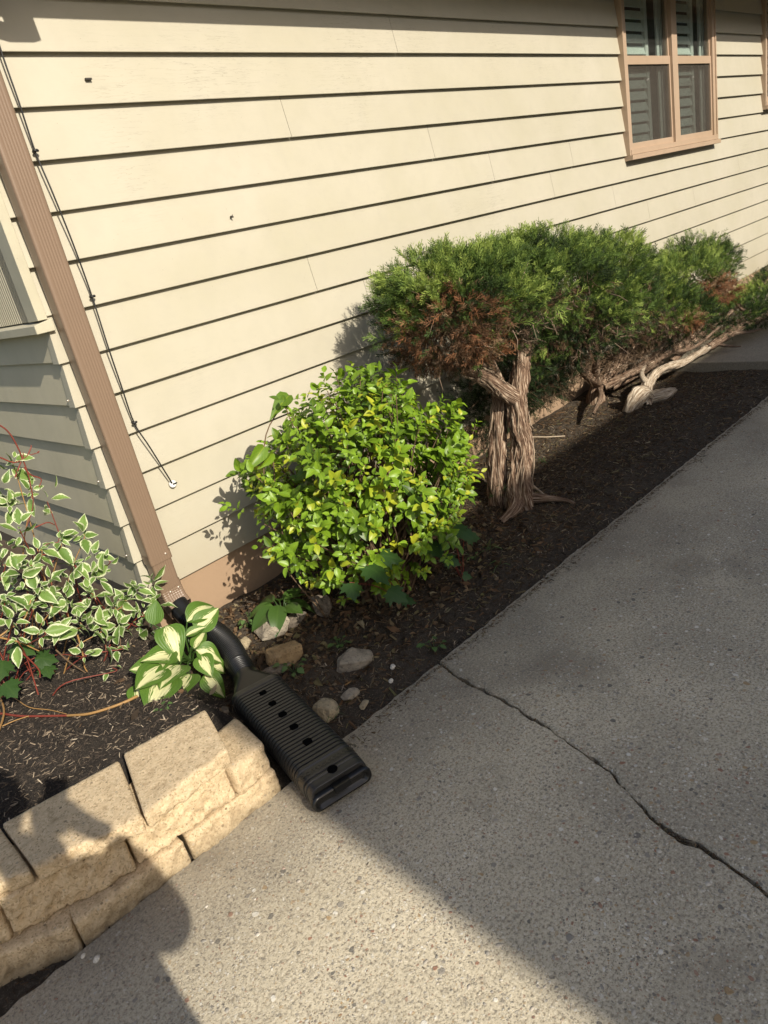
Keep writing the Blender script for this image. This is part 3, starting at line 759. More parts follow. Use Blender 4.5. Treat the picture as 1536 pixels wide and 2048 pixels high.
# small marks on the boards: a dark chip for a nail hole, then a bug
p = at_y(178, 158, 0.003); mb = MB(); mb.box((p.x - 0.016, -0.003, p.z - 0.003), (p.x + 0.010, 0.008, p.z + 0.003)); mb.build('nail', M['bugdark'], house)
p = at_y(462, 433, 0.0); mb = MB(); mb.tube([(p.x, 0.004, p.z), (p.x + 0.003, -0.012, p.z - 0.004)], 0.004, 6); mb.tube([(p.x - 0.006, 0.0, p.z - 0.006), (p.x + 0.008, -0.006, p.z + 0.006)], 0.002, 5)
wall_bug = mb.build('nail', M['bugdark'], house)

# =================================================================== DOWNSPOUT
ds = thing('downspout', (1.17, -0.04, 0.2), 'brown ribbed metal downspout running down the house corner', 'downspout')
def ds_ring(cx, cy, w=0.104, d=0.076, tilt=0.0, zc_=0.0, g=0.0011, scale=1.0, xoff=0.0):
    """ring in the plane normal to a path leaning towards -y by tilt; local x across, local v outwards"""
    pts = []; hw, hd = w / 2 * scale, d / 2 * scale; r = 0.010
    def corner(sx, sy, a0):
        for i in range(4):
            a = a0 + i * math.pi / 6; pts.append((sx * (hw - r) + r * math.cos(a), sy * (hd - r) + r * math.sin(a)))
    # front face runs at v = -hd with grooves
    fx = np.linspace(-hw + r + 0.006, hw - r - 0.006, 26)
    for i, x in enumerate(fx): pts.append((x, -hd + (g if i % 4 in (3,) else (0.0))))
    corner(1, -1, -math.pi / 2); 
    for y in np.linspace(-hd + r, hd - r, 9)[1:-1]: pts.append((hw, y))
    corner(1, 1, 0); corner(-1, 1, math.pi / 2)
    for y in np.linspace(hd - r, -hd + r, 9)[1:-1]: pts.append((-hw, y))
    corner(-1, -1, math.pi)
    out = []
    for x, v in pts:
        out.append((cx + x, cy + v * math.cos(tilt), zc_ + v * math.sin(tilt)))
    return out
mb = MB(); mb.loft([ds_ring(1.17, -0.046, zc_=z) for z in (0.425, 1.2, 2.0, 2.50)], True, False, False); body = mb.build('pipe', M['downspout'], ds)
mb = MB(); mb.loft([ds_ring(1.17, -0.046, w=0.098, d=0.071, zc_=z) for z in (0.30, 0.44)], True, False, False); mb.build('pipe', M['downspout'], ds)
mb = MB(); mb.loft([ds_ring(1.17, -0.046, w=0.1085, d=0.0805, zc_=z, g=0.001) for z in (0.425, 0.427, 0.462, 0.464)], True, False, False); mb.build('strap', M['downspout'], ds)
# elbow: swings from straight down to out along -y
rings = []
R_ = 0.115; cy0 = -0.046; z_t = 0.285
for i in range(40):
    t = i / 39
    if t < 0.15:
        rings.append(ds_ring(1.17, cy0, w=0.104, d=0.077, zc_=0.315 - t / 0.15 * 0.03)); continue
    a = (t - 0.15) / 0.85 * math.radians(62)
    s = 1.0 + (0.022 if (i % 4) < 2 else -0.012)
    rings.append(ds_ring(1.17, cy0 - R_ * (1 - math.cos(a)), w=0.104, d=0.077, tilt=-a, zc_=z_t - R_ * math.sin(a), scale=s, g=0.004))
mb = MB(); mb.loft(rings, True, False, False); elbow = mb.build('elbow', M['downspout'], ds)
mb = MB(); a = math.radians(62); cyE = cy0 - R_ * (1 - math.cos(a)); zE = z_t - R_ * math.sin(a)
# upper offset to the gutter outlet (above the frame)
mb = MB(); mb.loft([[(x - 1.17 + cx, y + cy, z) for x, y, z in ds_ring(1.17, 0, zc_=zz)] for cx, cy, zz in ((1.17, -0.046, 2.49), (1.17, -0.05, 2.55), (1.23, -0.22, 2.66), (1.30, -0.40, 2.745), (1.315, -0.46, 2.79), (1.315, -0.46, 2.875))], True, False, False); mb.build('elbow', M['downspout'], ds)
for px, py in ((331, 1107), (357, 1174), (341, 1184)):
    p = at_y(px, py, -0.086); mb = MB(); mb.tube([(p.x, -0.083, p.z), (p.x, -0.088, p.z), (p.x, -0.0895, p.z)], [0.0058, 0.0055, 0.002], 10); mb.build('screw', M['screw'], ds)

# =================================================================== BLACK DRAIN EXTENSION
dr = thing('drain_extension', (0.97, -1.15, 0.0), 'black ribbed plastic downspout drain box with curved hose lying on the bed edge', 'drain')
# hose
P0 = Vector((1.17, cyE + 0.02, zE + 0.02))
ctrl = [P0, Vector((1.17, cyE - 0.06, zE - 0.035)), Vector((1.185, -0.32, 0.115)), Vector((1.165, -0.46, 0.092)), Vector((1.115, -0.60, 0.080)), Vector((1.073, -0.72, 0.071))]
def catmull(ps, n):
    out = []
    P = [ps[0] * 2 - ps[1]] + list(ps) + [ps[-1] * 2 - ps[-2]]
    for i in range(1, len(P) - 2):
        for k in range(n):
            t = k / n; a, b, c, d = P[i-1], P[i], P[i+1], P[i+2]
            out.append(0.5 * ((2*b) + (c - a) * t + (2*a - 5*b + 4*c - d) * t*t + (3*b - a - 3*c + d) * t*t*t))
    out.append(ps[-1]); return out
hp = catmull(ctrl, 40)
L = [0]
for a, b in zip(hp[:-1], hp[1:]): L.append(L[-1] + (b - a).length)
tot = L[-1]
per = 0.0125; ns = int(tot / per) * 6
pts = []; rad = []
for i in range(ns + 1):
    s = tot * i / ns; j = min(len(L) - 2, max(0, int(np.searchsorted(L, s)) - 1)); t = (s - L[j]) / max(1e-9, L[j+1] - L[j])
    pts.append(hp[j].lerp(hp[j+1], t)); ph = (i % 6)
    plain = s < 0.09
    rad.append(0.048 + (0.0 if plain else (0.0022, 0.0030, 0.0030, 0.0022, -0.0030, -0.0030)[ph]) * (1.0 if s < tot - 0.12 else 1.5))
mb = MB(); mb.tube(pts, rad, 36, False); mb.build('hose', M['plastic'], dr)
# box
ax = Vector((-0.2253, -0.9743, 0)).normalized(); side = Vector((-ax.y, ax.x, 0)) * -1
A0 = Vector((1.052, -0.805, 0.0)); LEN = 0.68
def rrect(c, w, h, r, up, n=7):
    pts = []
    for sx, sz, a0 in ((1, -1, -math.pi/2), (1, 1, 0), (-1, 1, math.pi/2), (-1, -1, math.pi)):
        for i in range(n):
            a = a0 + i * (math.pi / 2) / (n - 1)
            pts.append(c + side * (sx * (w/2 - r) + r * math.cos(a)) + up * (sz * (h/2 - r) + r * math.sin(a)))
    return pts
zA, zB = 0.060, 0.050          # centre height at either end
def cen(s): return A0 + ax * s + Vector((0, 0, zA + (zB - zA) * s / LEN))
up = Vector((0, 0, 1))
W_, H_ = 0.202, 0.088
rings = [rrect(cen(0), W_, H_, 0.03, up), rrect(cen(0.012), W_ + 0.004, H_ + 0.004, 0.03, up), rrect(cen(0.03), W_ + 0.004, H_ + 0.004, 0.03, up)]
s = 0.034; per = 0.0187
nrib = 28
for i in range(nrib):
    for ds_, e in ((0.0, -0.014), (0.0030, -0.014), (0.0050, -0.001), (0.0065, 0.0), (0.0160, 0.0), (0.0175, -0.001)):
        rings.append(rrect(cen(s + ds_), W_ + e, H_ + e, 0.03, up))
    s += per
for ds_, e in ((0.003, -0.009), (0.006, -0.009), (0.009, 0.0), (0.045, 0.0), (0.048, -0.012), (0.052, -0.012), (0.055, -0.001), (0.062, -0.001), (0.065, -0.008), (0.068, -0.008), (0.071, -0.002), (0.084, -0.003), (0.096, -0.006)):
    rings.append(rrect(cen(s + ds_), W_ + e, H_ + e, 0.03, up))
sE = s + 0.096
rings.append(rrect(cen(sE + 0.002), W_ - 0.010, H_ - 0.010, 0.026, up)); rings.append(rrect(cen(sE + 0.001), W_ - 0.022, H_ - 0.022, 0.024, up)); rings.append(rrect(cen(sE - 0.006), W_ - 0.026, H_ - 0.026, 0.024, up))
mb = MB(); mb.loft(rings, False, True, True)
boxo = mb.build('drain_box', M['plasticdull'], dr)
# flared lower lip at the open end
mb = MB(); mb.loft([rrect(cen(sE - 0.004) + Vector((0, 0, -0.010)), W_ + 0.006, 0.055, 0.024, up), rrect(cen(sE + 0.006) + Vector((0, 0, -0.012)), W_ + 0.012, 0.052, 0.024, up), rrect(cen(sE + 0.014) + Vector((0, 0, -0.013)), W_ + 0.006, 0.046, 0.022, up), rrect(cen(sE + 0.012) + Vector((0, 0, -0.013)), W_ - 0.02, 0.034, 0.016, up), rrect(cen(sE - 0.02) + Vector((0, 0, -0.013)), W_ - 0.024, 0.03, 0.014, up)], True, False, True)
mb.build('end_lip', M['plastic'], dr)
c0 = cen(sE + 0.012) + Vector((0, 0, 0.012))
mb = MB(); mb.box((-0.028, -0.011, -0.012), (0.028, 0.012, 0.010)); 
tab = mb.mesh('tab', M['plastic']); tabo = bpy.data.objects.new('tab', tab); place(tabo, dr)
tabo.matrix_basis = Matrix.Translation(c0 - dr.location) @ Matrix([[side.x, ax.x, 0, 0], [side.y, ax.y, 0, 0], [0, 0, 1, 0], [0, 0, 0, 1]])
# neck between hose and box
def circ(c, r, d, n=28):
    d = d.normalized(); u = d.cross(up).normalized(); w = u.cross(d)
    out = []
    for sx, sz, a0 in ((1, -1, -math.pi/2), (1, 1, 0), (-1, 1, math.pi/2), (-1, -1, math.pi)):
        for i in range(7):
            a = a0 + i * (math.pi/2) / 6; out.append(c + u * (-r * math.cos(a)) * (1 if u.dot(side) < 0 else -1) + w * r * math.sin(a) * (1 if w.z > 0 else -1))
    return out
hd = (hp[-1] - hp[-3]).normalized()
mb = MB(); mb.loft([circ(hp[-1] - hd * 0.012, 0.056, hd), circ(hp[-1] + hd * 0.012, 0.056, hd), rrect(cen(-0.002), W_ - 0.010, H_ - 0.006, 0.03, up), rrect(cen(0.006), W_ - 0.01, H_ - 0.006, 0.03, up)], True, False, False)
mb.build('neck', M['plastic'], dr)
# black discs down the lid, standing for the shade inside drain holes
def top_z(s): return cen(s).z + H_ / 2
for i, (hs, hr) in enumerate(((0.085, 0.0135), (0.170, 0.0135), (0.258, 0.0145), (0.350, 0.0145), (0.452, 0.0155), (sE - 0.030, 0.0165))):
    c = cen(hs); c.z = top_z(hs)
    mb = MB(); n = 14; off = -0.012 if i < 5 else 0.0
    def ring_h(z, r):
        out = []
        for k in range(n):
            a = 2 * math.pi * k / n; q = 1.0 if i == 5 else 1.0 / max(abs(math.cos(a)), abs(math.sin(a))) ** 0.7
            out.append(c + side * (r * q * math.cos(a) + off * 0) + ax * (r * q * math.sin(a)) + Vector((0, 0, z)))
        return out
    mb.loft([ring_h(-0.004, hr + 0.0), ring_h(0.0012, hr)], False, False, True)
    mb.build('hole_shade_disc', M['dark'], dr)
# raised lettering on the plain band
fc = bpy.data.curves.new('lettering', 'FONT'); fc.body = 'EXXXXXXXPROOF'; fc.size = 0.023; fc.extrude = 0.0010; fc.align_x = 'CENTER'; fc.align_y = 'CENTER'; fc.space_character = 1.15
fo = bpy.data.objects.new('lettering_curve', fc); col.objects.link(fo); dg = bpy.context.evaluated_depsgraph_get()
tm = bpy.data.meshes.new_from_object(fo.evaluated_get(dg)); bpy.data.objects.remove(fo)
tm.materials.clear(); tm.materials.append(M['plastic']); lo = bpy.data.objects.new('lettering', tm); place(lo, boxo)
cl_ = cen(s + 0.0285); cl_.z = cl_.z + H_ / 2 + 0.0004
lo.matrix_basis = Matrix.Translation(cl_ - dr.location) @ Matrix([[side.x, -ax.x, 0, 0], [side.y, -ax.y, 0, 0], [0, 0, 1, 0], [0, 0, 0, 1]])

# =================================================================== CABLE ON THE WALL
cb = thing('wall_cable', (1.28, -0.01, 0.7), 'thin black cable clipped to the cream siding beside the downspout', 'cable')
cp = [at_y(-40, -40, -0.028), at_y(0, 95, -0.024), at_y(38, 205, -0.026), at_y(70, 302, -0.016), at_y(105, 385, -0.028), at_y(147, 490, -0.026), at_y(184, 593, -0.016), at_y(215, 690, -0.028), at_y(242, 770, -0.026), at_y(268, 845, -0.016), at_y(300, 895, -0.026), at_y(344, 966, -0.012)]
mb = MB(); mb.tube(catmull(cp, 6), 0.0032, 6); mb.build('cord', M['cable'], cb)
for px, py in ((70, 302), (184, 593), (268, 845)):
    p = at_y(px, py, -0.012); mb = MB(); mb.tube([(p.x, 0.006, p.z), (p.x, -0.012, p.z)], 0.006, 8); mb.tube([(p.x - 0.009, -0.016, p.z), (p.x - 0.004, -0.022, p.z), (p.x + 0.004, -0.022, p.z), (p.x + 0.009, -0.016, p.z)], 0.0055, 6); mb.build('clip', M['cable'], cb)
p = at_y(346, 968, -0.002); mb = MB(); mb.tube([(p.x, 0.006, p.z), (p.x, -0.004, p.z), (p.x, -0.007, p.z)], [0.0175, 0.0175, 0.012], 20); mb.build('plate', M['disc'], cb)
mb = MB(); mb.tube([(p.x - 0.004, -0.012, p.z + 0.003), (p.x + 0.016, -0.012, p.z + 0.002)], 0.003, 6); mb.build('knot', M['cable'], cb)

# =================================================================== RETAINING WALL
rw = thing('retaining_wall', (0.3, -1.1, 0.0), 'low tan concrete block retaining wall with trapezoid caps beside the driveway', 'retaining wall')
def block(name, plan, z0, z1, rough=0.006, seed=0, rnd=0.008, n=(34, 14, 14), frontf=1.0, ztop=None, chip=0.0):
    """plan = front-left, front-right, back-right, back-left (x, y)"""
    FL, FR, BR, BL = [Vector((x, y, 0)) for x, y in plan]
    nu, nv, nw = n; grid = {}; verts = []; faces = []
    wx = (FR - FL).length; wy = (BL - FL).length; wz = z1 - z0
    def mp(u, v, w):
        # round the arrises in metric space
        p = Vector(((u - 0.5) * wx, (v - 0.5) * wy, (w - 0.5) * wz)); h = Vector((wx/2, wy/2, wz/2)); r = min(rnd, wz * 0.45)
        q = Vector([max(-(h[i] - r), min(h[i] - r, p[i])) for i in range(3)]); d = p - q
        if d.length > 1e-9:
            m = max(abs(d.x), abs(d.y), abs(d.z)); p = q + d.normalized() * min(r, d.length * r / max(1e-9, m) if False else r)
        u, v, w = p.x / wx + 0.5, p.y / wy + 0.5, p.z / wz + 0.5
        a = FL.lerp(FR, u); b = BL.lerp(BR, u); P = a.lerp(b, v); P.z = z0 + wz * w
        nrm = (P - (FL + FR + BL + BR) * 0.25 - Vector((0, 0, z0 + wz / 2)))
        ff = max(0.0, 1.0 - v * 6)
        amp = rough * ff * frontf + 0.0012
        q3 = P * 14 + Vector((seed * 7.3, seed * 3.1, 0)); n1 = 0.5 * noise.noise(q3) + 0.9 * (0.5 - 1.6 * abs(noise.noise(q3 * 1.7))) + 0.7 * (0.4 - 1.5 * abs(noise.noise(q3 * 3.9))) + 0.5 * noise.noise(q3 * 9)
        fd = (FL - BL).normalized()
        P = P + fd * amp * n1 * 1.3 + Vector((0, 0, 1)) * (0.0015 * noise.noise(P * 40) + (0.35 * amp * noise.noise(q3 * 3) if ff > 0 and w > 0.6 else 0))
        return P
    def vid(i, j, k):
        key = (i, j, k)
        if key not in grid: grid[key] = len(verts); verts.append(mp(i / nu, j / nv, k / nw))
        return grid[key]
    for i in range(nu):
        for k in range(nw):
            faces.append((vid(i,0,k), vid(i+1,0,k), vid(i+1,0,k+1), vid(i,0,k+1))); faces.append((vid(i,nv,k), vid(i,nv,k+1), vid(i+1,nv,k+1), vid(i+1,nv,k)))
        for j in range(nv):
            faces.append((vid(i,j,nw), vid(i+1,j,nw), vid(i+1,j+1,nw), vid(i,j+1,nw))); faces.append((vid(i,j,0), vid(i,j+1,0), vid(i+1,j+1,0), vid(i+1,j,0)))
    for j in range(nv):
        for k in range(nw):
            faces.append((vid(0,j,k), vid(0,j,k+1), vid(0,j+1,k+1), vid(0,j+1,k))); faces.append((vid(nu,j,k), vid(nu,j+1,k), vid(nu,j+1,k+1), vid(nu,j,k+1)))
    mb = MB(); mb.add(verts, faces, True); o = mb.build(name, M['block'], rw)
    return o
# bottom course
bot = [(-1.30, -0.52), (-1.0, -0.64), (-0.70, -0.78), (-0.42, -0.91), (-0.14, -1.05), (0.147, -1.208), (0.484, -1.226), (0.822, -1.236)]
def shift(p, q, d):  # inward normal
    t = Vector((q[0] - p[0], q[1] - p[1], 0)).normalized(); return Vector((-t.y, t.x, 0)) * d
def course(pts, z0, z1, depth, g=0.003, **kw):
    for i, (a, b) in enumerate(zip(pts[:-1], pts[1:])):
        t = Vector((b[0] - a[0], b[1] - a[1], 0)).normalized(); nn = Vector((-t.y, t.x, 0)) * depth
        A = Vector((*a, 0)) + t * g; B = Vector((*b, 0)) - t * g
        C_ = B + nn - t * 0.02; D = A + nn + t * 0.02
        block('block', [(A.x, A.y), (B.x, B.y), (C_.x, C_.y), (D.x, D.y)], z0, z1, seed=i + kw.get('s0', 0), **{k: v for k, v in kw.items() if k != 's0'})
course(bot, -0.06, 0.081, 0.20, 0.004, rough=0.008, s0=1, rnd=0.007)
mid = [(-1.15, -0.53), (-0.85, -0.66), (-0.55, -0.80), (-0.26, -0.945), (0.034, -1.105), (0.349, -1.198)]
course(mid, 0.084, 0.214, 0.19, 0.003, rough=0.013, s0=20, rnd=0.007)
block('block', [(0.354, -1.192), (0.672, -1.222), (0.65, -1.03), (0.37, -1.01)], 0.084, 0.212, rough=0.010, seed=33, rnd=0.008)
block('block', [(0.678, -1.238), (0.815, -1.222), (0.845, -1.02), (0.665, -1.04)], 0.084, 0.188, rough=0.006, seed=37, rnd=0.013, n=(14, 10, 10))
# caps
block('cap_block', [(0.401, -1.258), (0.690, -1.240), (0.762, -1.00), (0.492, -0.945)], 0.216, 0.268, rough=0.007, seed=41, rnd=0.008, n=(36, 22, 7))
block('cap_block', [(0.136, -1.150), (0.394, -1.255), (0.470, -0.958), (0.136, -0.895)], 0.216, 0.266, rough=0.010, seed=43, rnd=0.008, n=(36, 22, 7))
block('cap_block', [(-0.14, -1.00), (0.129, -1.147), (0.129, -0.868), (-0.05, -0.76)], 0.216, 0.264, rough=0.010, seed=47, rnd=0.008, n=(20, 14, 5))
block('cap_block', [(-0.42, -0.86), (-0.146, -0.998), (-0.056, -0.758), (-0.30, -0.61)], 0.216, 0.264, rough=0.010, seed=49, rnd=0.008, n=(14, 10, 5))
block('cap_block', [(-0.72, -0.73), (-0.426, -0.858), (-0.306, -0.608), (-0.55, -0.47)], 0.216, 0.264, rough=0.010, seed=53, rnd=0.008, n=(14, 10, 5))

# =================================================================== NEIGHBOURING BUILDING (behind the camera; its roof edge throws the shade on the drive)
nb = thing('neighbour_garage', (6, -10, 0), 'tall neighbouring garage with single pitch roof behind the driveway', 'building')
NY = -7.95; NH = 4.846; NX0 = -0.304; NX1 = 19.0; ND = 6.5; PIT = 0.201
mb = MB(); h2 = NH - 0.14
WX_ = NX0 + 1.3
v = [(WX_, NY-0.02, -0.1), (NX1-0.02, NY-0.02, -0.1), (NX1-0.02, NY-ND, -0.1), (WX_, NY-ND, -0.1), (WX_, NY-0.02, h2), (NX1-0.02, NY-0.02, h2), (NX1-0.02, NY-ND, h2-PIT*ND), (WX_, NY-ND, h2-PIT*ND)]
mb.add(v, [(0,3,2,1),(4,5,6,7),(0,1,5,4),(1,2,6,5),(2,3,7,6),(3,0,4,7)]); mb.build('wall', M['nbwall'], nb)
mb = MB(); a = 0.137; yb2 = NY - ND - 0.1
v = [(NX0,NY,NH-a),(NX1,NY,NH-a),(NX1,yb2,NH-a-PIT*(ND+0.1)),(NX0,yb2,NH-a-PIT*(ND+0.1)),(NX0,NY,NH),(NX1,NY,NH),(NX1,yb2,NH-PIT*(ND+0.1)),(NX0,yb2,NH-PIT*(ND+0.1))]
mb.add(v, [(0,3,2,1),(4,5,6,7),(0,1,5,4),(1,2,6,5),(2,3,7,6),(3,0,4,7)]); mb.build('roof', M['gutter'], nb)
mb = MB(); mb.box((3, NY-0.02, 0.0), (7.8, NY+0.03, 2.3))
gd = mb.build('garage_door', M['white'], nb)
for i in range(4):
    mb = MB(); mb.box((3.05, NY+0.031, 0.04 + i*0.57), (7.75, NY+0.045, 0.57 + i*0.57)); mb.build('door_panel', M['white'], gd, 0.006, 1)
for x in (1.2, 9.5, 12.2):
    mb = MB(); mb.box((x, NY-0.019, 2.9), (x + 1.1, NY+0.03, 4.0)); w_ = mb.build('window', M['windowtrim'], nb, 0.004, 1)
    mb = MB(); mb.box((x + 0.08, NY+0.031, 2.98), (x + 1.02, NY+0.036, 3.92)); mb.build('pane', M['glass'], w_)

# =================================================================== LEAVES: shared tools
def leaf_meshes(bases, name, m, nb_=10):
    """shared meshes for single leaves: every base shape in nb_ colour steps"""
    out = []
    for (V, F, uv) in bases:
        row = []
        for k in range(nb_):
            row.append(np_mesh(name, V, F, m, True, uv, np.full(len(V), (k + 0.5) / nb_)))
        out.append(row)
    return out
def foliage(root, bases, m, which, pos, rot, scale, rnd, singles, nsing=300, restname='foliage', leafname='leaf'):
    """singles: indices of leaves that become objects of their own; all the others are joined"""
    lm = leaf_meshes(bases, leafname, m); rl = np.array(root.location)
    sel = np.zeros(len(pos), bool); sel[singles[:nsing]] = True
    for i in np.where(sel)[0]:
        o = bpy.data.objects.new(leafname, lm[which[i]][min(9, int(rnd[i] * 10))])
        mt = Matrix.Identity(4)
        for a_ in range(3):
            for b_ in range(3): mt[a_][b_] = rot[i][a_][b_] * scale[i]
            mt[a_][3] = pos[i][a_] - rl[a_]
        o.matrix_basis = mt; place(o, root)
    k = np.where(~sel)[0]
    if len(k):
        V, F, U, R = scatter(bases, which[k], pos[k] - rl, rot[k], scale[k], rnd[k])
        o = bpy.data.objects.new(restname, np_mesh(restname, V, F, m, True, U, R)); place(o, root); o['kind'] = 'stuff'
def cam_order(pos):
    return np.argsort(np.linalg.norm(pos - CAM, axis=1))

# =================================================================== ROUND GREEN BUSH
BC = np.array([1.97, -0.62, 0.50]); BR = np.array([0.53, 0.44, 0.475])
bush = thing('bush', (1.95, -0.62, 0.0), 'round bush of bright glossy yellow green leaves before the cream wall', 'bush')
prof_b = lambda u: 0.30 * (math.sin(math.pi * min(1, u ** 0.85)) ** 0.8) * (1 - 0.25 * u) + (0.012 if u < 0.98 else 0.0)
bbases = [leaf_base(prof_b, 6, 2, 0.30, c, w, i) for i, (c, w) in enumerate(((0.12, 0.03), (0.3, 0.05), (0.45, 0.04), (0.2, 0.08), (0.05, 0.02), (0.35, 0.1)))]
def lump(d, sd, f=2.2, a=0.16):
    return 1 + a * noise.noise(Vector(d * f) + Vector((sd, 0, 0))) + a * 0.6 * noise.noise(Vector(d * f * 2.3) + Vector((0, sd, 0)))
shoots = []; sdir = []
while len(shoots) < 900:
    d = nr.randn(3); d /= np.linalg.norm(d)
    f = 0.45 + 0.60 * nr.rand() ** 0.45
    if d[2] < -0.35 and nr.rand() < 0.55: continue
    p = BC + d * BR * f * lump(d, 3.1, 2.0, 0.2)
    if p[2] < 0.10 or p[1] > -0.06: continue
    # holes in the front let the inner twigs show
    if noise.noise(Vector(p * 6.5)) < -0.23 and f > 0.55: continue
    shoots.append(p); dd = d * np.array([1, 1, 0.8]) + np.array([0, -0.15, 0.55]) + nr.randn(3) * 0.25; sdir.append(dd / np.linalg.norm(dd))
# stray taller shoots
for q in ((2.62, -0.78, 0.60), (2.55, -0.72, 0.68), (1.45, -0.33, 0.60), (1.50, -0.5, 0.75), (1.98, -0.5, 1.02), (2.2, -0.55, 0.98), (1.7, -0.55, 0.98), (2.05, -0.62, 1.04)):
    shoots.append(np.array(q)); d = np.array(q) - BC; d = d / np.linalg.norm(d) + np.array([0, 0, 0.7]); sdir.append(d / np.linalg.norm(d))
pos = []; dirs = []; ups = []; sc = []; rn = []
for p, d in zip(shoots, sdir):
    n = nr.randint(6, 10); ln = nr.uniform(0.05, 0.11)
    u = np.cross(d, [0.3, 0.2, 1]); u /= np.linalg.norm(u); w = np.cross(d, u); ph = nr.rand() * 6.28
    young = nr.rand() < 0.2; rb = nr.uniform(0.15, 0.75)
    big = nr.choice([0.028, 0.035, 0.041, 0.047, 0.054, 0.066])
    for i in range(n):
        t = i / (n - 1); a = ph + i * 2.4
        out = (u * math.cos(a) + w * math.sin(a))
        op = 1.15 - 0.65 * t
        D = d * (1 - 0.55 * op) + out * op * 0.9 + np.array([0, 0, -0.12]) + nr.randn(3) * 0.12
        pos.append(p + d * ln * (t - 0.6) + out * 0.004); dirs.append(D); ups.append(d + np.array([0, 0, 0.5]) - np.array(SUN_DIR) * 0.5 + nr.randn(3) * 0.25)
        sc.append(big * nr.uniform(0.7, 1.2) * (1 - 0.35 * max(0, t - 0.7)))
        rn.append(min(0.99, max(0.0, (0.9 if young else rb) + nr.uniform(-0.18, 0.18) + (0.1 if t > 0.75 else 0))))
pos = np.array(pos); dirs = np.array(dirs); ups = np.array(ups); ups /= np.linalg.norm(ups, axis=1)[:, None]
rot = frames(dirs, nr.randn(len(pos)) * 0.25, ups)
foliage(bush, bbases, M['bushleaf'], nr.randint(0, 6, len(pos)), pos, rot, np.array(sc), np.array(rn), cam_order(pos))
# stems
mb = MB(); base = np.array([1.93, -0.66, -0.02])
for i in range(0, len(shoots), 3):
    p = shoots[i]; b = base + np.array([nr.uniform(-0.10, 0.10), nr.uniform(-0.09, 0.09), 0])
    m1 = b + (p - b) * 0.45 + np.array([nr.uniform(-.04, .04), nr.uniform(-.04, .04), 0.05]); m2 = b + (p - b) * 0.8 + nr.randn(3) * 0.015
    big = i % 24 == 0
    mb.tube(catmull([Vector(b), Vector(m1), Vector(m2), Vector(p)], 3), [0.009 if big else 0.005] * 4 + [0.0045 if big else 0.003] * 3 + [0.0022] * 3, 5, False)
mb.build('stems', M['twig'], bush)['kind'] = 'stuff'

# climbing leaves of another plant at the left side of the bush, and maple seedlings under it
def heart(u): return 0.36 * math.sin(math.pi * min(1, (u + 0.02) ** 0.6)) * (1 - 0.3 * u) + 0.02 * (1 - u)
hb = [leaf_base(heart, 7, 2, 0.35, c, 0.03, i) for i, c in enumerate((0.2, 0.4))]
vine = thing('vine', (1.45, -0.40, 0.0), 'vine with large drooping heart shaped leaves at the left edge of the bush', 'vine')
vl = [((578, 790), (540, 832), 0.11), ((528, 893), (497, 942), 0.10), ((545, 905), (526, 938), 0.08)]
vm = leaf_meshes([leaf_base(lambda u: 0.62 * heart(u), 7, 2, 0.5, c, 0.05, i) for i, c in enumerate((0.2, 0.4))], 'leaf', M['bushleaf'])
vpts = []
for j, (a, b, s_) in enumerate(vl):
    A = at_y(*a, -0.46); B = at_y(*b, -0.50); D = np.array((B - A).normalized()) [None]
    R_m = frames(D, np.array([0.3 - 0.5 * j]), np.array([[-0.3, -0.8, 0.4]]))[0]
    o = bpy.data.objects.new('leaf', vm[j % 2][2 + j]); mt = Matrix.Identity(4); s_ = (B - A).length * 1.05
    for a_ in range(3):
        for b_ in range(3): mt[a_][b_] = R_m[a_][b_] * s_
        mt[a_][3] = A[a_] - vine.location[a_]
    o.matrix_basis = mt; place(o, vine); vpts.append(A)
mb = MB(); g0 = Vector((1.62, -0.55, 0.0))
mb.tube(catmull([g0, Vector((1.5, -0.5, 0.4)), vpts[1], vpts[0]], 6), 0.003, 5); mb.tube(catmull([g0, Vector((1.55, -0.5, 0.45)), vpts[2]], 5), 0.0025, 5); mb.build('stem', M['twig'], vine)

def maple_base(seed):
    out = [(0,0.03),(0.05,0.20),(-0.06,0.36),(0.12,0.34),(0.22,0.52),(0.33,0.44),(0.48,0.58),(0.46,0.32),(0.62,0.28),(0.72,0.32),(0.76,0.16),(1.0,0.0)]
    pts = out + [(x, -y) for x, y in out[-2::-1]]
    V = [(0.30, 0.0, 0.04)]; uv = [(0.3, 0.5)]
    for x, y in pts: V.append((x, y, -0.12 * (x - 0.3) ** 2 - 0.25 * y * y + 0.015 * math.sin(x * 20 + seed))); uv.append((x, 0.5 + y * 0.8))
    F = [(0, i + 1, i + 2, i + 2) for i in range(len(pts) - 1)] + [(0, len(pts), 1, 1)]
    V2 = [tuple(v) for v in V]; F3 = [f[:3] for f in F]
    return np.array(V2), np.array(F3), np.array(uv)
mpb = [maple_base(i) for i in range(2)]; mpm = leaf_meshes(mpb, 'leaf', M['mapleleaf'], 10)
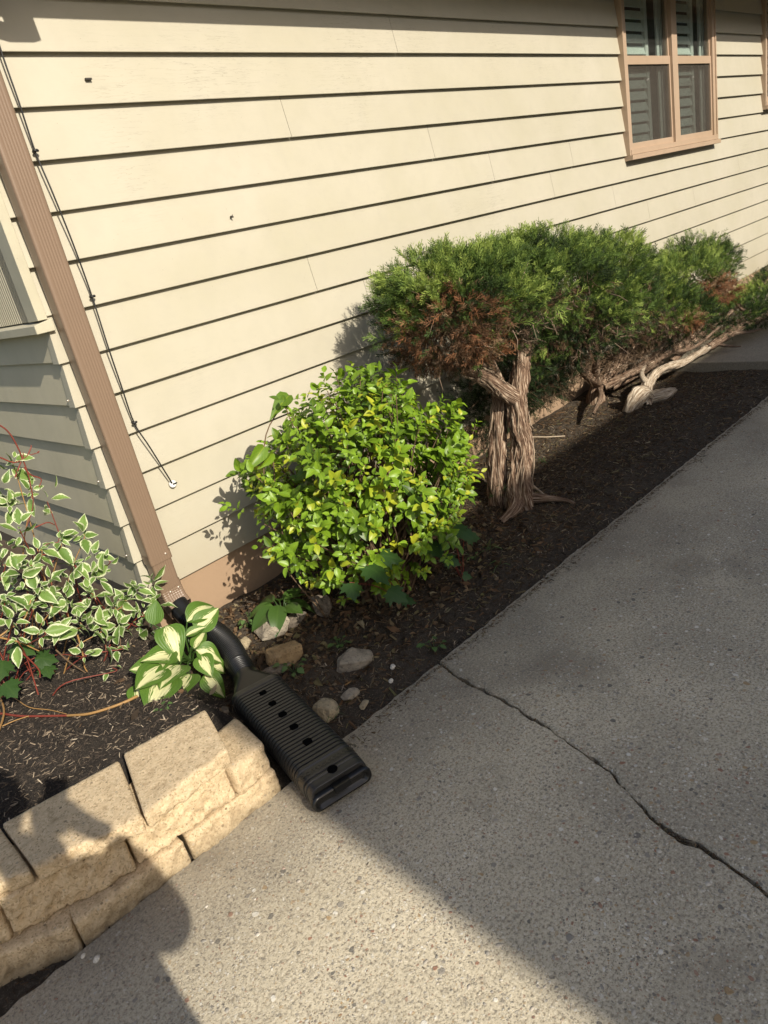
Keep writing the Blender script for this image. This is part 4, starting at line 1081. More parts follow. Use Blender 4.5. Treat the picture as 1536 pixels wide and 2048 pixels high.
def seedling(loc, label, leaves, group='maple seedlings under the bush'):
    t = thing('maple_seedling', loc, label, 'seedling', group)
    for j, (px, py, y, s_, az) in enumerate(leaves):
        P = at_y(px, py, y); D = np.array([[math.cos(az), math.sin(az), -0.55]])
        R_m = frames(D, np.array([nr.uniform(-.3, .3)]), np.array([[0.0, -0.55, 0.8]]))[0]
        o = bpy.data.objects.new('leaf', mpm[j % 2][nr.randint(2, 9)]); mt = Matrix.Identity(4)
        for a_ in range(3):
            for b_ in range(3): mt[a_][b_] = R_m[a_][b_] * s_
            mt[a_][3] = P[a_] - t.location[a_]
        o.matrix_basis = mt; place(o, t)
        mb = MB(); b0 = Vector(loc); mb.tube(catmull([b0, b0.lerp(P, 0.5) + Vector((0, 0, 0.04)), P], 4), 0.0022, 5); mb.build('stem', M['redtwig'], t)
seedling((1.86, -0.86, 0.0), 'maple seedling with large dark lobed leaves under the middle of the bush', [(735, 1130, -0.98, 0.13, -1.6), (775, 1180, -1.0, 0.10, -1.3), (700, 1165, -0.96, 0.09, -2.2), (800, 1195, -1.0, 0.075, -0.9), (760, 1110, -0.93, 0.11, -0.6)])
seedling((2.15, -0.95, 0.0), 'maple seedling with lobed leaves poking from the right side of the bush', [(905, 1055, -0.98, 0.11, -1.3), (930, 1070, -0.98, 0.085, -0.5), (890, 1115, -1.0, 0.08, -1.2), (860, 1085, -0.95, 0.10, -1.9), (925, 1150, -1.0, 0.05, -0.8)])

# broad plain leaves low down at the left foot of the bush
ph_ = lambda u: 0.26 * math.sin(math.pi * u ** 0.8) ** 0.9 + 0.006
phb = [leaf_base(ph_, 8, 3, 0.25, c, 0.02, i) for i, c in enumerate((0.25, 0.5))]
phm = leaf_meshes(phb, 'leaf', M['hostadark'])
pl = thing('plain_hosta', (1.52, -0.36, 0.0), 'small dark plain leaved hosta in shade at the left foot of the bush', 'plant')
for j in range(9):
    az = j * 0.75 + 0.2; D = np.array([[math.cos(az), math.sin(az), -0.05 + 0.3 * (j % 3 == 0)]])
    R_m = frames(D, np.array([nr.uniform(-.3, .3)]))[0]; s_ = nr.uniform(0.12, 0.17)
    o = bpy.data.objects.new('leaf', phm[j % 2][nr.randint(1, 7)]); mt = Matrix.Identity(4)
    for a_ in range(3):
        for b_ in range(3): mt[a_][b_] = R_m[a_][b_] * s_
        mt[a_][3] = (0.03 * math.cos(az), 0.03 * math.sin(az), 0.07 + 0.01 * (j % 3))[a_]
    o.matrix_basis = mt; place(o, pl)
    mb = MB(); b0 = Vector(pl.location); q = b0 + Vector((mt[0][3], mt[1][3], mt[2][3])); mb.tube([b0, b0.lerp(q, 0.5) + Vector((0, 0, 0.01)), q], 0.003, 5); mb.build('stalk', M['hostadark'], pl)

# =================================================================== JUNIPERS
def gnarly(mb_uv, pts, radii, seg=22, ridge=0.16, twist=1.5, seed=0, flat=1.0):
    """bark tube with deep lengthwise ridges; keeps a UV running along the grain"""
    P = catmull([Vector(p) for p in pts], 8); n = len(P)
    rr = np.interp(np.linspace(0, 1, n), np.linspace(0, 1, len(radii)), radii)
    u = (P[1] - P[0]).normalized().orthogonal().normalized(); L_ = 0
    b = len(mb_uv['v'])
    for i in range(n):
        t = (P[min(i+1, n-1)] - P[max(i-1, 0)]).normalized(); u = (u - t * u.dot(t)).normalized(); w = t.cross(u)
        if i: L_ += (P[i] - P[i-1]).length
        for k in range(seg):
            a = 2 * math.pi * k / seg; tw = a + twist * L_
            q = Vector((math.cos(tw), math.sin(tw), 0)) * 2.6 + Vector((seed * 3.3, 0, L_ * 3))
            r = rr[i] * (1 + ridge * 1.6 * noise.noise(q) + ridge * noise.noise(q * 2.4) + ridge * 0.5 * noise.noise(q * 5 + Vector((0, 0, L_ * 14))))
            mb_uv['v'].append(P[i] + u * math.cos(a) * r + w * math.sin(a) * r * flat); mb_uv['uv'].append((L_ * 2.2 + seed * 0.37, k / seg + twist * L_ / 6.28))
    for i in range(n - 1):
        for k in range(seg):
            k2 = (k + 1) % seg; mb_uv['f'].append((b+i*seg+k, b+i*seg+k2, b+(i+1)*seg+k2, b+(i+1)*seg+k))
def wood(name, parts, m, root):
    d = {'v': [], 'uv': [], 'f': []}
    for p in parts: gnarly(d, **p)
    V = np.array([tuple(v) for v in d['v']]) - np.array(root.location)
    o = bpy.data.objects.new(name, np_mesh(name, V, np.array(d['f']), m, True, np.array(d['uv']))); return place(o, root)

def spray_base(seed, n=11, L_=1.0):
    """flat feathery juniper spray: thin tapering blades off a central shoot"""
    r = random.Random(seed); V = []; F = []; uv = []
    def blade(p, d, l, w):
        d = Vector(d).normalized(); s_ = d.cross(Vector((r.uniform(-.5, .5), r.uniform(-.5, .5), 1))).normalized(); b = len(V); p = Vector(p)
        V.extend([tuple(p - s_ * w * 0.5), tuple(p + s_ * w * 0.5), tuple(p + d * l * 0.6 + s_ * w * 0.5), tuple(p + d * l)]); uv.extend([(0, 0), (0, 1), (0.6, 1), (1, 0.5)]); F.append((b, b+1, b+2, b+3))
    blade((0, 0, 0), (1, 0.05, 0.05), L_, 0.045)
    for i in range(n):
        t = 0.10 + 0.85 * i / n; a = i * 2.4 + r.uniform(-.5, .5)
        dd = Vector((1.0, math.cos(a) * r.uniform(0.5, 0.95), math.sin(a) * r.uniform(0.5, 0.95))); l = (0.50 - 0.24 * t) * r.uniform(0.75, 1.25)
        p = Vector((t, 0.03 * math.cos(a), 0.03 * math.sin(a)))
        blade(p, dd, l, 0.048)
        q = p + dd.normalized() * l * 0.4
        blade(q, dd + Vector((0.3, r.uniform(-.7, .7), r.uniform(-.7, .7))), l * 0.6, 0.042)
        if i % 2 == 0: blade(q, dd + Vector((0.1, r.uniform(-1, 1), r.uniform(-1, 1))), l * 0.5, 0.042)
    return np.array(V), np.array(F), np.array(uv)
sprays = [spray_base(i) for i in range(8)]
def crown(root, blobs, n, m, name, seed, size=(0.038, 0.072), rmin=0.62, zfun=None, rlo=0.0, rhi=1.0, up=0.35, keep=None, outb=0.7):
    r_ = np.random.RandomState(seed); vol = np.array([b[1][0] * b[1][1] + b[1][0] * b[1][2] for b in blobs]); vol = vol / vol.sum()
    P = []; D = []; R = []
    while len(P) < n:
        bi = r_.choice(len(blobs), p=vol); c, rad = np.array(blobs[bi][0]), np.array(blobs[bi][1])
        d = r_.randn(3); d /= np.linalg.norm(d)
        f = (rmin + (1.04 - rmin) * r_.rand() ** 0.6) * lump(d, seed + bi * 2.7, 2.6, 0.20)
        p = c + d * rad * f
        inside = any(i != bi and (((p - np.array(b[0])) / np.array(b[1])) ** 2).sum() < 0.42 for i, b in enumerate(blobs))
        if inside or p[1] > -0.05: continue
        if keep and not keep(p, d, r_): continue
        gap = noise.noise(Vector(p * 7)) + 0.5 * noise.noise(Vector(p * 16))
        if gap < -0.13 and f > 0.74: continue
        dd = d * outb + np.array([0, 0, up]) + r_.randn(3) * 0.42
        P.append(p); D.append(dd)
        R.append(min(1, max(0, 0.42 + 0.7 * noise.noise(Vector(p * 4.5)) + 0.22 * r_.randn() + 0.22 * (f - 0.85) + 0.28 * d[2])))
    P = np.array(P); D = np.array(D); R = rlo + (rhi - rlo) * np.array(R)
    rot = frames(D, r_.uniform(0, 6.28, len(P))); sc_ = r_.uniform(size[0], size[1], len(P))
    V, F, U, RR = scatter(sprays, r_.randint(0, 8, len(P)), P - np.array(root.location), rot, sc_, R)
    o = bpy.data.objects.new(name, np_mesh(name, V, F, m, False, U, RR)); place(o, root); o['kind'] = 'stuff'; return o
def dead_twigs(root, blobs, n, seed, m, name='dead_twigs', rr=(0.2, 0.85), lz=0.2):
    r_ = np.random.RandomState(seed); mb = MB()
    for i in range(n):
        c, rad = blobs[r_.randint(len(blobs))]; c = np.array(c); rad = np.array(rad)
        d = r_.randn(3); d[2] = -abs(d[2]) * 0.8 + lz; d /= np.linalg.norm(d)
        p = c + d * rad * r_.uniform(*rr); q = p + (d * 0.5 + r_.randn(3) * 0.6) * r_.uniform(0.03, 0.10)
        w = p.copy() * 0.5 + q * 0.5 + r_.randn(3) * 0.012
        if max(p[1], q[1]) > -0.04: continue
        mb.tube([Vector(p), Vector(w), Vector(q)], [0.0028, 0.002, 0.001], 4, False)
    o = mb.build(name, m, root); o['kind'] = 'stuff'; return o

J1 = thing('juniper', (2.95, -0.64, -0.02), 'big juniper clipped to a flat topped crown on a twisted twin trunk behind the bush', 'shrub', 'junipers along the wall')
B1 = [((2.92, -0.62, 1.10), (0.52, 0.42, 0.28)), ((3.45, -0.60, 1.10), (0.62, 0.42, 0.28)), ((2.78, -0.60, 1.23), (0.34, 0.36, 0.19)), ((4.10, -0.55, 1.00), (0.60, 0.40, 0.28)), ((4.45, -0.48, 0.78), (0.52, 0.36, 0.22)), ((3.9, -0.62, 0.84), (0.5, 0.36, 0.22))]
wood('trunk', [
    dict(pts=[(3.00, -0.70, -0.06), (3.02, -0.70, 0.10), (3.11, -0.69, 0.30), (3.12, -0.68, 0.45), (3.14, -0.67, 0.58), (3.22, -0.66, 0.70), (3.33, -0.64, 0.86)], radii=[0.076, 0.063, 0.055, 0.052, 0.050, 0.046, 0.038], seed=1, ridge=0.32, twist=2.2, seg=44),
    dict(pts=[(3.00, -0.56, -0.04), (2.99, -0.57, 0.12), (3.03, -0.57, 0.30), (3.08, -0.57, 0.45), (3.13, -0.56, 0.62), (3.10, -0.52, 0.85)], radii=[0.066, 0.048, 0.044, 0.042, 0.040, 0.034], seed=4, ridge=0.32, twist=1.8, seg=40)], M['bark'], J1)
for L_ in [
    dict(pts=[(3.16, -0.68, 0.54), (3.05, -0.66, 0.64), (2.92, -0.64, 0.76), (2.74, -0.64, 0.86), (2.55, -0.62, 0.94)], radii=[0.044, 0.043, 0.036, 0.026, 0.016], seed=7, seg=18),
    dict(pts=[(3.26, -0.65, 0.76), (3.55, -0.6, 0.9), (3.9, -0.56, 0.93)], radii=[0.045, 0.034, 0.018], seed=9, seg=14),
    dict(pts=[(3.10, -0.52, 0.75), (3.0, -0.45, 0.95), (2.8, -0.4, 1.1)], radii=[0.04, 0.03, 0.016], seed=11, seg=14),
    dict(pts=[(3.28, -0.65, 0.80), (3.2, -0.75, 1.0), (3.1, -0.8, 1.12)], radii=[0.036, 0.026, 0.014], seed=12, seg=12),
    dict(pts=[(2.98, -0.70, 0.03), (2.88, -0.74, 0.02), (2.78, -0.72, -0.01)], radii=[0.05, 0.034, 0.018], seed=13, seg=14),
    dict(pts=[(3.05, -0.76, 0.02), (3.10, -0.92, 0.01), (3.13, -1.0, -0.03)], radii=[0.03, 0.012, 0.008], seed=14, seg=10)]: wood('limb', [L_], M['bark'], J1)
def bark_strips(root, paths, n, seed):
    r_ = np.random.RandomState(seed); mb = MB()
    for k in range(n):
        pts, rad = paths[r_.randint(len(paths))]; P = catmull([Vector(p) for p in pts], 8); m_ = len(P)
        rr = np.interp(np.linspace(0, 1, m_), np.linspace(0, 1, len(rad)), rad)
        i0 = r_.randint(0, m_ - 6); ln = r_.randint(5, 14); a = r_.uniform(0, 6.28); out = []
        for i in range(i0, min(m_, i0 + ln)):
            t = (P[min(i+1, m_-1)] - P[max(i-1, 0)]).normalized(); u = t.orthogonal().normalized(); w = t.cross(u); aa = a + (i - i0) * 0.05
            fr = 1.0 + (0.25 * r_.rand() if i in (i0, i0 + ln - 1) else 0.06)
            out.append(P[i] + (u * math.cos(aa) + w * math.sin(aa)) * rr[i] * (1.04 + 0.10 * r_.rand()) * fr)
        if len(out) > 2: w_ = r_.uniform(0.0014, 0.0042); mb.tube(out, [w_ * 0.4] + [w_] * (len(out) - 2) + [w_ * 0.3], 4, False)
    o = mb.build('bark_strip', M['bark'] if False else M['strip'], root); o['kind'] = 'stuff'
M['strip'] = m_simple('bark_strip_wood', (0.33, 0.25, 0.18), 0.85, 0, 0.2, 22, 0.4, 0.75)
S1 = ([(3.00, -0.70, -0.04), (3.02, -0.70, 0.10), (3.11, -0.69, 0.30), (3.12, -0.68, 0.45), (3.14, -0.67, 0.58), (3.22, -0.66, 0.70)], [0.076, 0.063, 0.055, 0.052, 0.050, 0.046])
S2 = ([(3.00, -0.56, -0.02), (2.99, -0.57, 0.12), (3.03, -0.57, 0.30), (3.08, -0.57, 0.45), (3.13, -0.56, 0.62)], [0.066, 0.048, 0.044, 0.042, 0.040])
S3 = ([(3.16, -0.68, 0.54), (3.05, -0.66, 0.64), (2.92, -0.64, 0.76), (2.74, -0.64, 0.86)], [0.044, 0.043, 0.036, 0.026])
bark_strips(J1, [S1, S1, S2, S3], 90, 5)
dead_twigs(J1, [((4.3, -0.22, 0.36), (0.5, 0.14, 0.2)), ((3.8, -0.24, 0.42), (0.4, 0.14, 0.2))], 420, 61, M['twig'], 'low_twigs'); crown(J1, [((3.55, -0.20, 0.36), (0.45, 0.14, 0.26)), ((4.15, -0.20, 0.40), (0.4, 0.14, 0.24))], 1100, M['needle'], 'added_dark_foliage', 63, rhi=0.4, rmin=0.3, size=(0.04, 0.075)) if False else None
crown(J1, [((3.55, -0.20, 0.38), (0.45, 0.14, 0.26)), ((4.15, -0.20, 0.42), (0.4, 0.14, 0.22))], 1100, M['needle'], 'added_dark_foliage', 63, rhi=0.4, rmin=0.3, size=(0.04, 0.075))  # dark needles added to darken the sunlit foundation behind the trunk
top = lambda p, d, r_: r_.rand() < min(1.0, max(0.12, 0.62 + 1.5 * d[2])) and not (p[0] < 2.64 and p[2] < 1.16 and r_.rand() < 0.6)
B1b = B1 + [((3.55, -0.40, 0.66), (0.55, 0.28, 0.26)), ((4.2, -0.38, 0.62), (0.5, 0.26, 0.2))]
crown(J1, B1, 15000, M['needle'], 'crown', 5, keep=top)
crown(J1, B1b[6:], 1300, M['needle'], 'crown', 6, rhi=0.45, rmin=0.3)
crown(J1, [((2.60, -0.70, 1.10), (0.20, 0.30, 0.19)), ((2.68, -0.64, 0.98), (0.22, 0.30, 0.10))], 950, M['deadneedle'], 'dead_foliage', 8, up=-0.05, rlo=0.38, rmin=0.5)
crown(J1, B1, 750, M['deadneedle'], 'dead_foliage', 9, rmin=0.45, up=-0.2, rlo=0.0, rhi=0.6, keep=lambda p, d, r_: d[2] < 0.0)
dead_twigs(J1, B1, 1500, 21, M['twig']); dead_twigs(J1, B1, 700, 27, M['greytwig'], lz=-0.15, rr=(0.6, 1.05)); dead_twigs(J1, B1b[6:], 500, 29, M['twig'])
crown(J1, [((3.34, -0.72, 0.70), (0.07, 0.06, 0.07)), ((2.92, -0.6, 0.10), (0.05, 0.05, 0.03))], 90, M['needle'], 'side_shoots', 10, size=(0.03, 0.06))

J2 = thing('juniper', (5.0, -0.22, 0.0), 'second juniper with bare forked limbs and rusty patches between crown and wall', 'shrub', 'junipers along the wall')
B2 = [((5.25, -0.42, 0.60), (0.45, 0.34, 0.24)), ((5.9, -0.40, 0.66), (0.5, 0.32, 0.24)), ((6.4, -0.36, 0.66), (0.42, 0.3, 0.31)), ((5.5, -0.5, 0.48), (0.45, 0.32, 0.18))]
wood('trunk', [
    dict(pts=[(4.86, -0.16, -0.04), (4.88, -0.17, 0.08), (4.95, -0.20, 0.18)], radii=[0.075, 0.06, 0.05], seed=2, seg=20),
    dict(pts=[(4.93, -0.19, 0.12), (5.10, -0.24, 0.24), (5.30, -0.30, 0.36), (5.6, -0.36, 0.48)], radii=[0.062, 0.055, 0.045, 0.025], seed=3, seg=20),
    dict(pts=[(4.92, -0.19, 0.14), (4.72, -0.22, 0.24), (4.52, -0.26, 0.38), (4.4, -0.3, 0.5)], radii=[0.045, 0.034, 0.028, 0.016], seed=5, seg=16),
    dict(pts=[(4.82, -0.22, 0.18), (4.72, -0.28, 0.34), (4.66, -0.34, 0.5)], radii=[0.034, 0.028, 0.016], seed=6, seg=14)], M['bark'], J2)
for L_ in [dict(pts=[(4.90, -0.22, 0.12), (5.25, -0.42, 0.19), (5.75, -0.52, 0.25), (6.2, -0.55, 0.36)], radii=[0.036, 0.030, 0.024, 0.012], seed=71, seg=14),
    dict(pts=[(4.95, -0.26, 0.10), (5.35, -0.36, 0.13), (5.9, -0.40, 0.20), (6.5, -0.45, 0.30)], radii=[0.03, 0.026, 0.022, 0.012], seed=72, seg=14),
    dict(pts=[(5.1, -0.34, 0.17), (5.3, -0.52, 0.30), (5.55, -0.60, 0.42)], radii=[0.022, 0.017, 0.010], seed=73, seg=10),
    dict(pts=[(5.5, -0.48, 0.22), (5.65, -0.62, 0.22), (5.95, -0.70, 0.30)], radii=[0.018, 0.014, 0.008], seed=74, seg=10),
    dict(pts=[(4.88, -0.20, 0.10), (4.6, -0.36, 0.13), (4.3, -0.46, 0.10)], radii=[0.026, 0.018, 0.009], seed=75, seg=10)]: wood('limb', [L_], M['bark'], J2)
crown(J2, B2, 5200, M['needle'], 'crown', 15, size=(0.042, 0.078), keep=lambda p, d, r_: r_.rand() < min(1.0, max(0.12, 0.62 + 1.5 * d[2])))
crown(J2, [((5.95, -0.68, 0.62), (0.30, 0.06, 0.10)), ((6.35, -0.64, 0.50), (0.16, 0.08, 0.08)), ((5.3, -0.74, 0.50), (0.12, 0.06, 0.05))], 520, M['deadneedle'], 'dead_foliage', 18, rmin=0.2, rlo=0.5, up=0.0)
crown(J2, B2, 700, M['deadneedle'], 'dead_foliage', 19, rmin=0.4, up=-0.2, rhi=0.8, keep=lambda p, d, r_: d[2] < 0.05)
dead_twigs(J2, B2 + [((5.0, -0.35, 0.35), (0.5, 0.25, 0.2))], 900, 22, M['twig']); dead_twigs(J2, B2 + [((5.2, -0.4, 0.32), (0.6, 0.25, 0.2))], 700, 28, M['greytwig'], lz=-0.1)

J3 = thing('juniper', (4.9, -0.55, 0.0), 'sprawling juniper with a bleached driftwood limb reaching right over the bed', 'shrub', 'junipers along the wall')
B3 = [((6.95, -0.66, 0.26), (0.42, 0.30, 0.16)), ((7.55, -0.70, 0.28), (0.5, 0.32, 0.24)), ((6.45, -0.56, 0.28), (0.42, 0.28, 0.13))]
wood('bleached_limb', [
    dict(pts=[(4.84, -0.56, -0.02), (4.93, -0.54, 0.05), (5.02, -0.52, 0.10), (5.22, -0.52, 0.145), (5.6, -0.56, 0.12), (6.0, -0.62, 0.14)], radii=[0.062, 0.046, 0.038, 0.032, 0.027, 0.024], seed=21, seg=28, ridge=0.42),
    dict(pts=[(4.70, -0.50, -0.03), (4.78, -0.53, 0.05), (4.88, -0.56, 0.07), (4.92, -0.60, 0.02)], radii=[0.04, 0.06, 0.048, 0.026], seed=22, seg=26, ridge=0.42),
    dict(pts=[(4.90, -0.56, 0.02), (4.98, -0.66, 0.03), (5.08, -0.70, 0.04)], radii=[0.05, 0.05, 0.02], seed=23, seg=14, ridge=0.26),
    dict(pts=[(5.0, -0.53, 0.10), (4.98, -0.50, 0.19), (5.05, -0.5, 0.24)], radii=[0.03, 0.018, 0.008], seed=24, seg=10)], M['bleached'], J3)
for L_ in [
    dict(pts=[(5.95, -0.61, 0.135), (6.35, -0.68, 0.18), (6.75, -0.76, 0.20), (7.05, -0.80, 0.28), (7.2, -0.78, 0.38)], radii=[0.032, 0.034, 0.034, 0.036, 0.022], seed=25, seg=16),
    dict(pts=[(5.5, -0.50, 0.14), (5.95, -0.52, 0.22), (6.4, -0.55, 0.26), (6.7, -0.6, 0.33)], radii=[0.026, 0.024, 0.02, 0.012], seed=26, seg=12),
    dict(pts=[(6.30, -0.67, 0.17), (6.40, -0.78, 0.15), (6.45, -0.86, 0.16)], radii=[0.018, 0.012, 0.008], seed=27, seg=8),
    dict(pts=[(6.05, -0.64, 0.14), (6.12, -0.74, 0.10), (6.15, -0.8, 0.09)], radii=[0.014, 0.01, 0.006], seed=28, seg=8),
    dict(pts=[(6.7, -0.75, 0.20), (6.6, -0.66, 0.30), (6.6, -0.6, 0.36)], radii=[0.02, 0.014, 0.008], seed=29, seg=8)]: wood('limb', [L_], M['bark'], J3)
crown(J3, B3, 3000, M['needle'], 'crown', 25, size=(0.042, 0.078), keep=lambda p, d, r_: d[2] > -0.3 or r_.rand() < 0.4)
dead_twigs(J3, B3 + [((6.0, -0.55, 0.24), (0.5, 0.2, 0.12))], 420, 23, M['twig'], rr=(0.1, 0.95))

# =================================================================== VARIEGATED DOGWOOD (left)
dog = thing('dogwood', (0.62, 0.05, 0.19), 'variegated dogwood shrub with white edged leaves and red stems left of the downspout', 'shrub')
prof_d = lambda u: 0.27 * (math.sin(math.pi * u ** 0.8) ** 1.15) * (1 - 0.2 * u) + (0.008 if u < 0.98 else 0.0)
dbases = [leaf_base(prof_d, 7, 3, 0.32, c, w, i) for i, (c, w) in enumerate(((0.1, 0.05), (0.25, 0.08), (0.4, 0.06), (-0.1, 0.05), (0.3, 0.12), (0.55, 0.05)))]
clusters = [(25,925,6),(60,985,7),(20,1010,6),(95,1005,3),(40,1060,5),(10,1090,6),(120,1080,6),(165,1070,8),(185,1110,6),(150,1130,6),(60,1130,6),(25,1180,6),(100,1165,6),(215,1120,2),(205,1150,2),(60,1215,6),
            (20,1240,6),(130,1195,6),(180,1185,6),(270,1175,8),(305,1165,6),(250,1200,6),(85,1262,5),(115,1258,4),(160,1245,6),(200,1255,7),(240,1255,7),(230,1215,6),(285,1225,5),(300,1265,5),(165,1305,5),(225,1335,3),
            (215,1372,4),(250,1362,3),(265,1300,4),(40,1150,5),(80,1100,6),(5,1130,5),(5,975,5),(135,1235,5),(5,1200,5),(180,1225,5),(100,1210,5),(35,1280,4),(145,1160,5),(270,1245,5),(210,1290,5),(310,1205,4),(75,1180,5),(240,1290,4),(190,1150,4)]
pos = []; dirs = []; ups = []; sc = []; rn = []; tips = []
root_px = [(0.45, 0.12), (0.70, -0.02), (0.85, -0.28), (0.55, 0.35)]
for ci, (px, py, n) in enumerate(clusters):
    y = 0.36 - (py - 900) / 470 * 0.72 + nr.uniform(-0.06, 0.06)
    if px > 240: y = min(y, -0.14)
    c = np.array(at_y(px, py, y)); c[0] = min(c[0], 1.02 + 0.12 * (y < -0.1)); tips.append(c)
    d = np.array([0.15 + nr.uniform(-.5, .6), -0.35 + nr.uniform(-.4, .3), 0.75]); d /= np.linalg.norm(d)
    u = np.cross(d, [0.2, 0.5, 0.1]); u /= np.linalg.norm(u); w = np.cross(d, u); ph = nr.rand() * 6.28
    small = 0.62 if py > 1290 else 1.0
    for i in range(n + (2 if py < 1290 else 0)):
        a = ph + (i // 2) * 1.57 + (i % 2) * math.pi + nr.uniform(-.3, .3); out = u * math.cos(a) + w * math.sin(a); t = (i // 2) / max(1, n // 2)
        pos.append(c + d * (0.05 * t - 0.03) + out * 0.008); D = out * (1.0 - 0.45 * t) + d * (0.15 + 0.5 * t) + np.array([0, 0, -0.30 + 0.2 * t]) + nr.randn(3) * 0.15
        dirs.append(D); ups.append(np.array([0.0, -0.5, 0.8]) + nr.randn(3) * 0.55); sc.append(small * nr.choice([0.038, 0.05, 0.06, 0.072, 0.085, 0.105]) * nr.uniform(0.9, 1.1) * (1 - 0.25 * t)); rn.append(nr.rand())
pos = np.array(pos); dirs = np.array(dirs); ups = np.array(ups); ups /= np.linalg.norm(ups, axis=1)[:, None]
foliage(dog, dbases, M['dogleaf'], nr.randint(0, 6, len(pos)), pos, frames(dirs, nr.randn(len(pos)) * 0.35, ups), np.array(sc), np.array(rn), cam_order(pos))
def stem(root, pts, r0, r1, m, name='stem', n=5):
    c = catmull([Vector(p) for p in pts], n); mb = MB(); mb.tube(c, list(np.linspace(r0, r1, len(c))), 6, False); return mb.build(name, m, root)
for i, c in enumerate(tips):
    rx, ry = min(0.98, c[0] + nr.uniform(-0.22, 0.04)), c[1] + nr.uniform(0.05, 0.30)
    if ry > -0.05 and rx > 0.95: rx = 0.93
    if i % 3 == 2: continue
    b = np.array([rx + nr.uniform(-.05, .05), ry + nr.uniform(-.05, .05), 0.17]); mid = b * 0.5 + c * 0.5 + np.array([nr.uniform(-.05, .05), nr.uniform(-.05, .05), 0.04])
    mt_ = M['redtwig'] if nr.rand() < 0.6 else M['tantwig']
    stem(dog, [b, mid, c + np.array([0, 0, -0.02]), c], 0.0032, 0.0014, mt_)
# bare red twigs against the grey wall
def pt(px, py, y): return np.array(at_y(px, py, y))
tw = [[(-20, 840), (15, 862), (38, 900), (55, 945), (60, 965), (66, 1010), (48, 1070)], [(0, 915), (30, 925), (55, 912), (78, 905)], [(55, 912), (62, 895), (62, 890)], [(30, 955), (45, 915), (46, 905)], [(48, 935), (62, 950), (82, 958), (78, 975)],
      [(70, 1055), (95, 1045), (110, 1050)], [(60, 1125), (90, 1090), (115, 1085), (118, 1075)], [(70, 1110), (105, 1107), (125, 1088)], [(100, 1130), (115, 1115), (140, 1105)], [(140, 1178), (165, 1165), (175, 1162)], [(75, 905), (79, 902)]]
for pl_ in tw: stem(dog, [pt(a, b, 0.22) for a, b in pl_], 0.0036, 0.0018, M['redtwig'])
for pl_, m_ in (([(0, 1272), (30, 1250), (50, 1235), (62, 1200)], 'tantwig'), ([(155, 1270), (165, 1305), (172, 1340), (205, 1365)], 'tantwig'), ([(0, 1275), (40, 1285), (78, 1302)], 'tantwig'), ([(112, 1300), (140, 1325), (178, 1350)], 'twig'), ([(210, 1335), (212, 1290), (215, 1260)], 'twig'), ([(240, 1345), (240, 1300), (242, 1265)], 'twig'), ([(38, 1300), (60, 1320), (78, 1340), (80, 1355)], 'redtwig')):
    stem(dog, [pt(a, b, -0.18) for a, b in pl_], 0.0038, 0.0025, M[m_])
# long stem lying on the mulch, red at one end and tan at the other
def lay(pl_, lift=0.008):
    out = []
    for px, py in pl_:
        p = at_z(px, py, 0.2)
        for _ in range(4): p = at_z(px, py, soil_z(p.x, p.y) + lift)
        out.append(p)
    return out
stem(dog, lay([(-60, 1425), (0, 1427), (40, 1432), (90, 1432), (135, 1431)]), 0.0048, 0.0042, M['redtwig'], 'runner')
stem(dog, lay([(135, 1431), (175, 1428), (215, 1417), (250, 1404), (275, 1392)]), 0.0048, 0.0055, M['tantwig'], 'runner')
stem(dog, lay([(-10, 1355), (15, 1385), (35, 1400), (60, 1415), (100, 1420), (133, 1428)], 0.012), 0.0022, 0.0018, M['tantwig'], 'runner')
stem(dog, lay([(0, 1392), (8, 1425), (-5, 1470)], 0.02), 0.004, 0.004, M['tantwig'], 'runner')
# dark lobed weed leaves low at the left edge
seedling((0.42, -0.05, 0.19), 'maple seedling with dark lobed leaves low at the left edge under the dogwood', [(8, 1365, -0.22, 0.09, -1.5), (25, 1290, -0.1, 0.10, -1.0), (70, 1315, -0.12, 0.09, -0.6), (90, 1330, -0.15, 0.07, -1.8), (5, 1320, -0.15, 0.09, -2.2)], None)

# =================================================================== HOSTA
ho = thing('hosta', (0.985, -0.47, 0.14), 'hosta with cream centred green leaves beside the black hose', 'plant')
prof_h = lambda u: 0.27 * math.sin(math.pi * min(1, (u * 1.0) ** 0.72)) ** 0.9 * (1 - 0.12 * u) + (0.012 if u < 0.97 else 0)
hbases = [leaf_base(prof_h, 10, 4, f, c, w, i) for i, (f, c, w) in enumerate(((0.35, 0.25, 0.015), (0.5, 0.55, 0.03), (0.25, 0.12, 0.02), (0.45, 0.8, 0.03)))]
hm = leaf_meshes(hbases, 'leaf', M['hostaleaf'], 10)
crown_c = Vector((0.985, -0.47, 0.15))
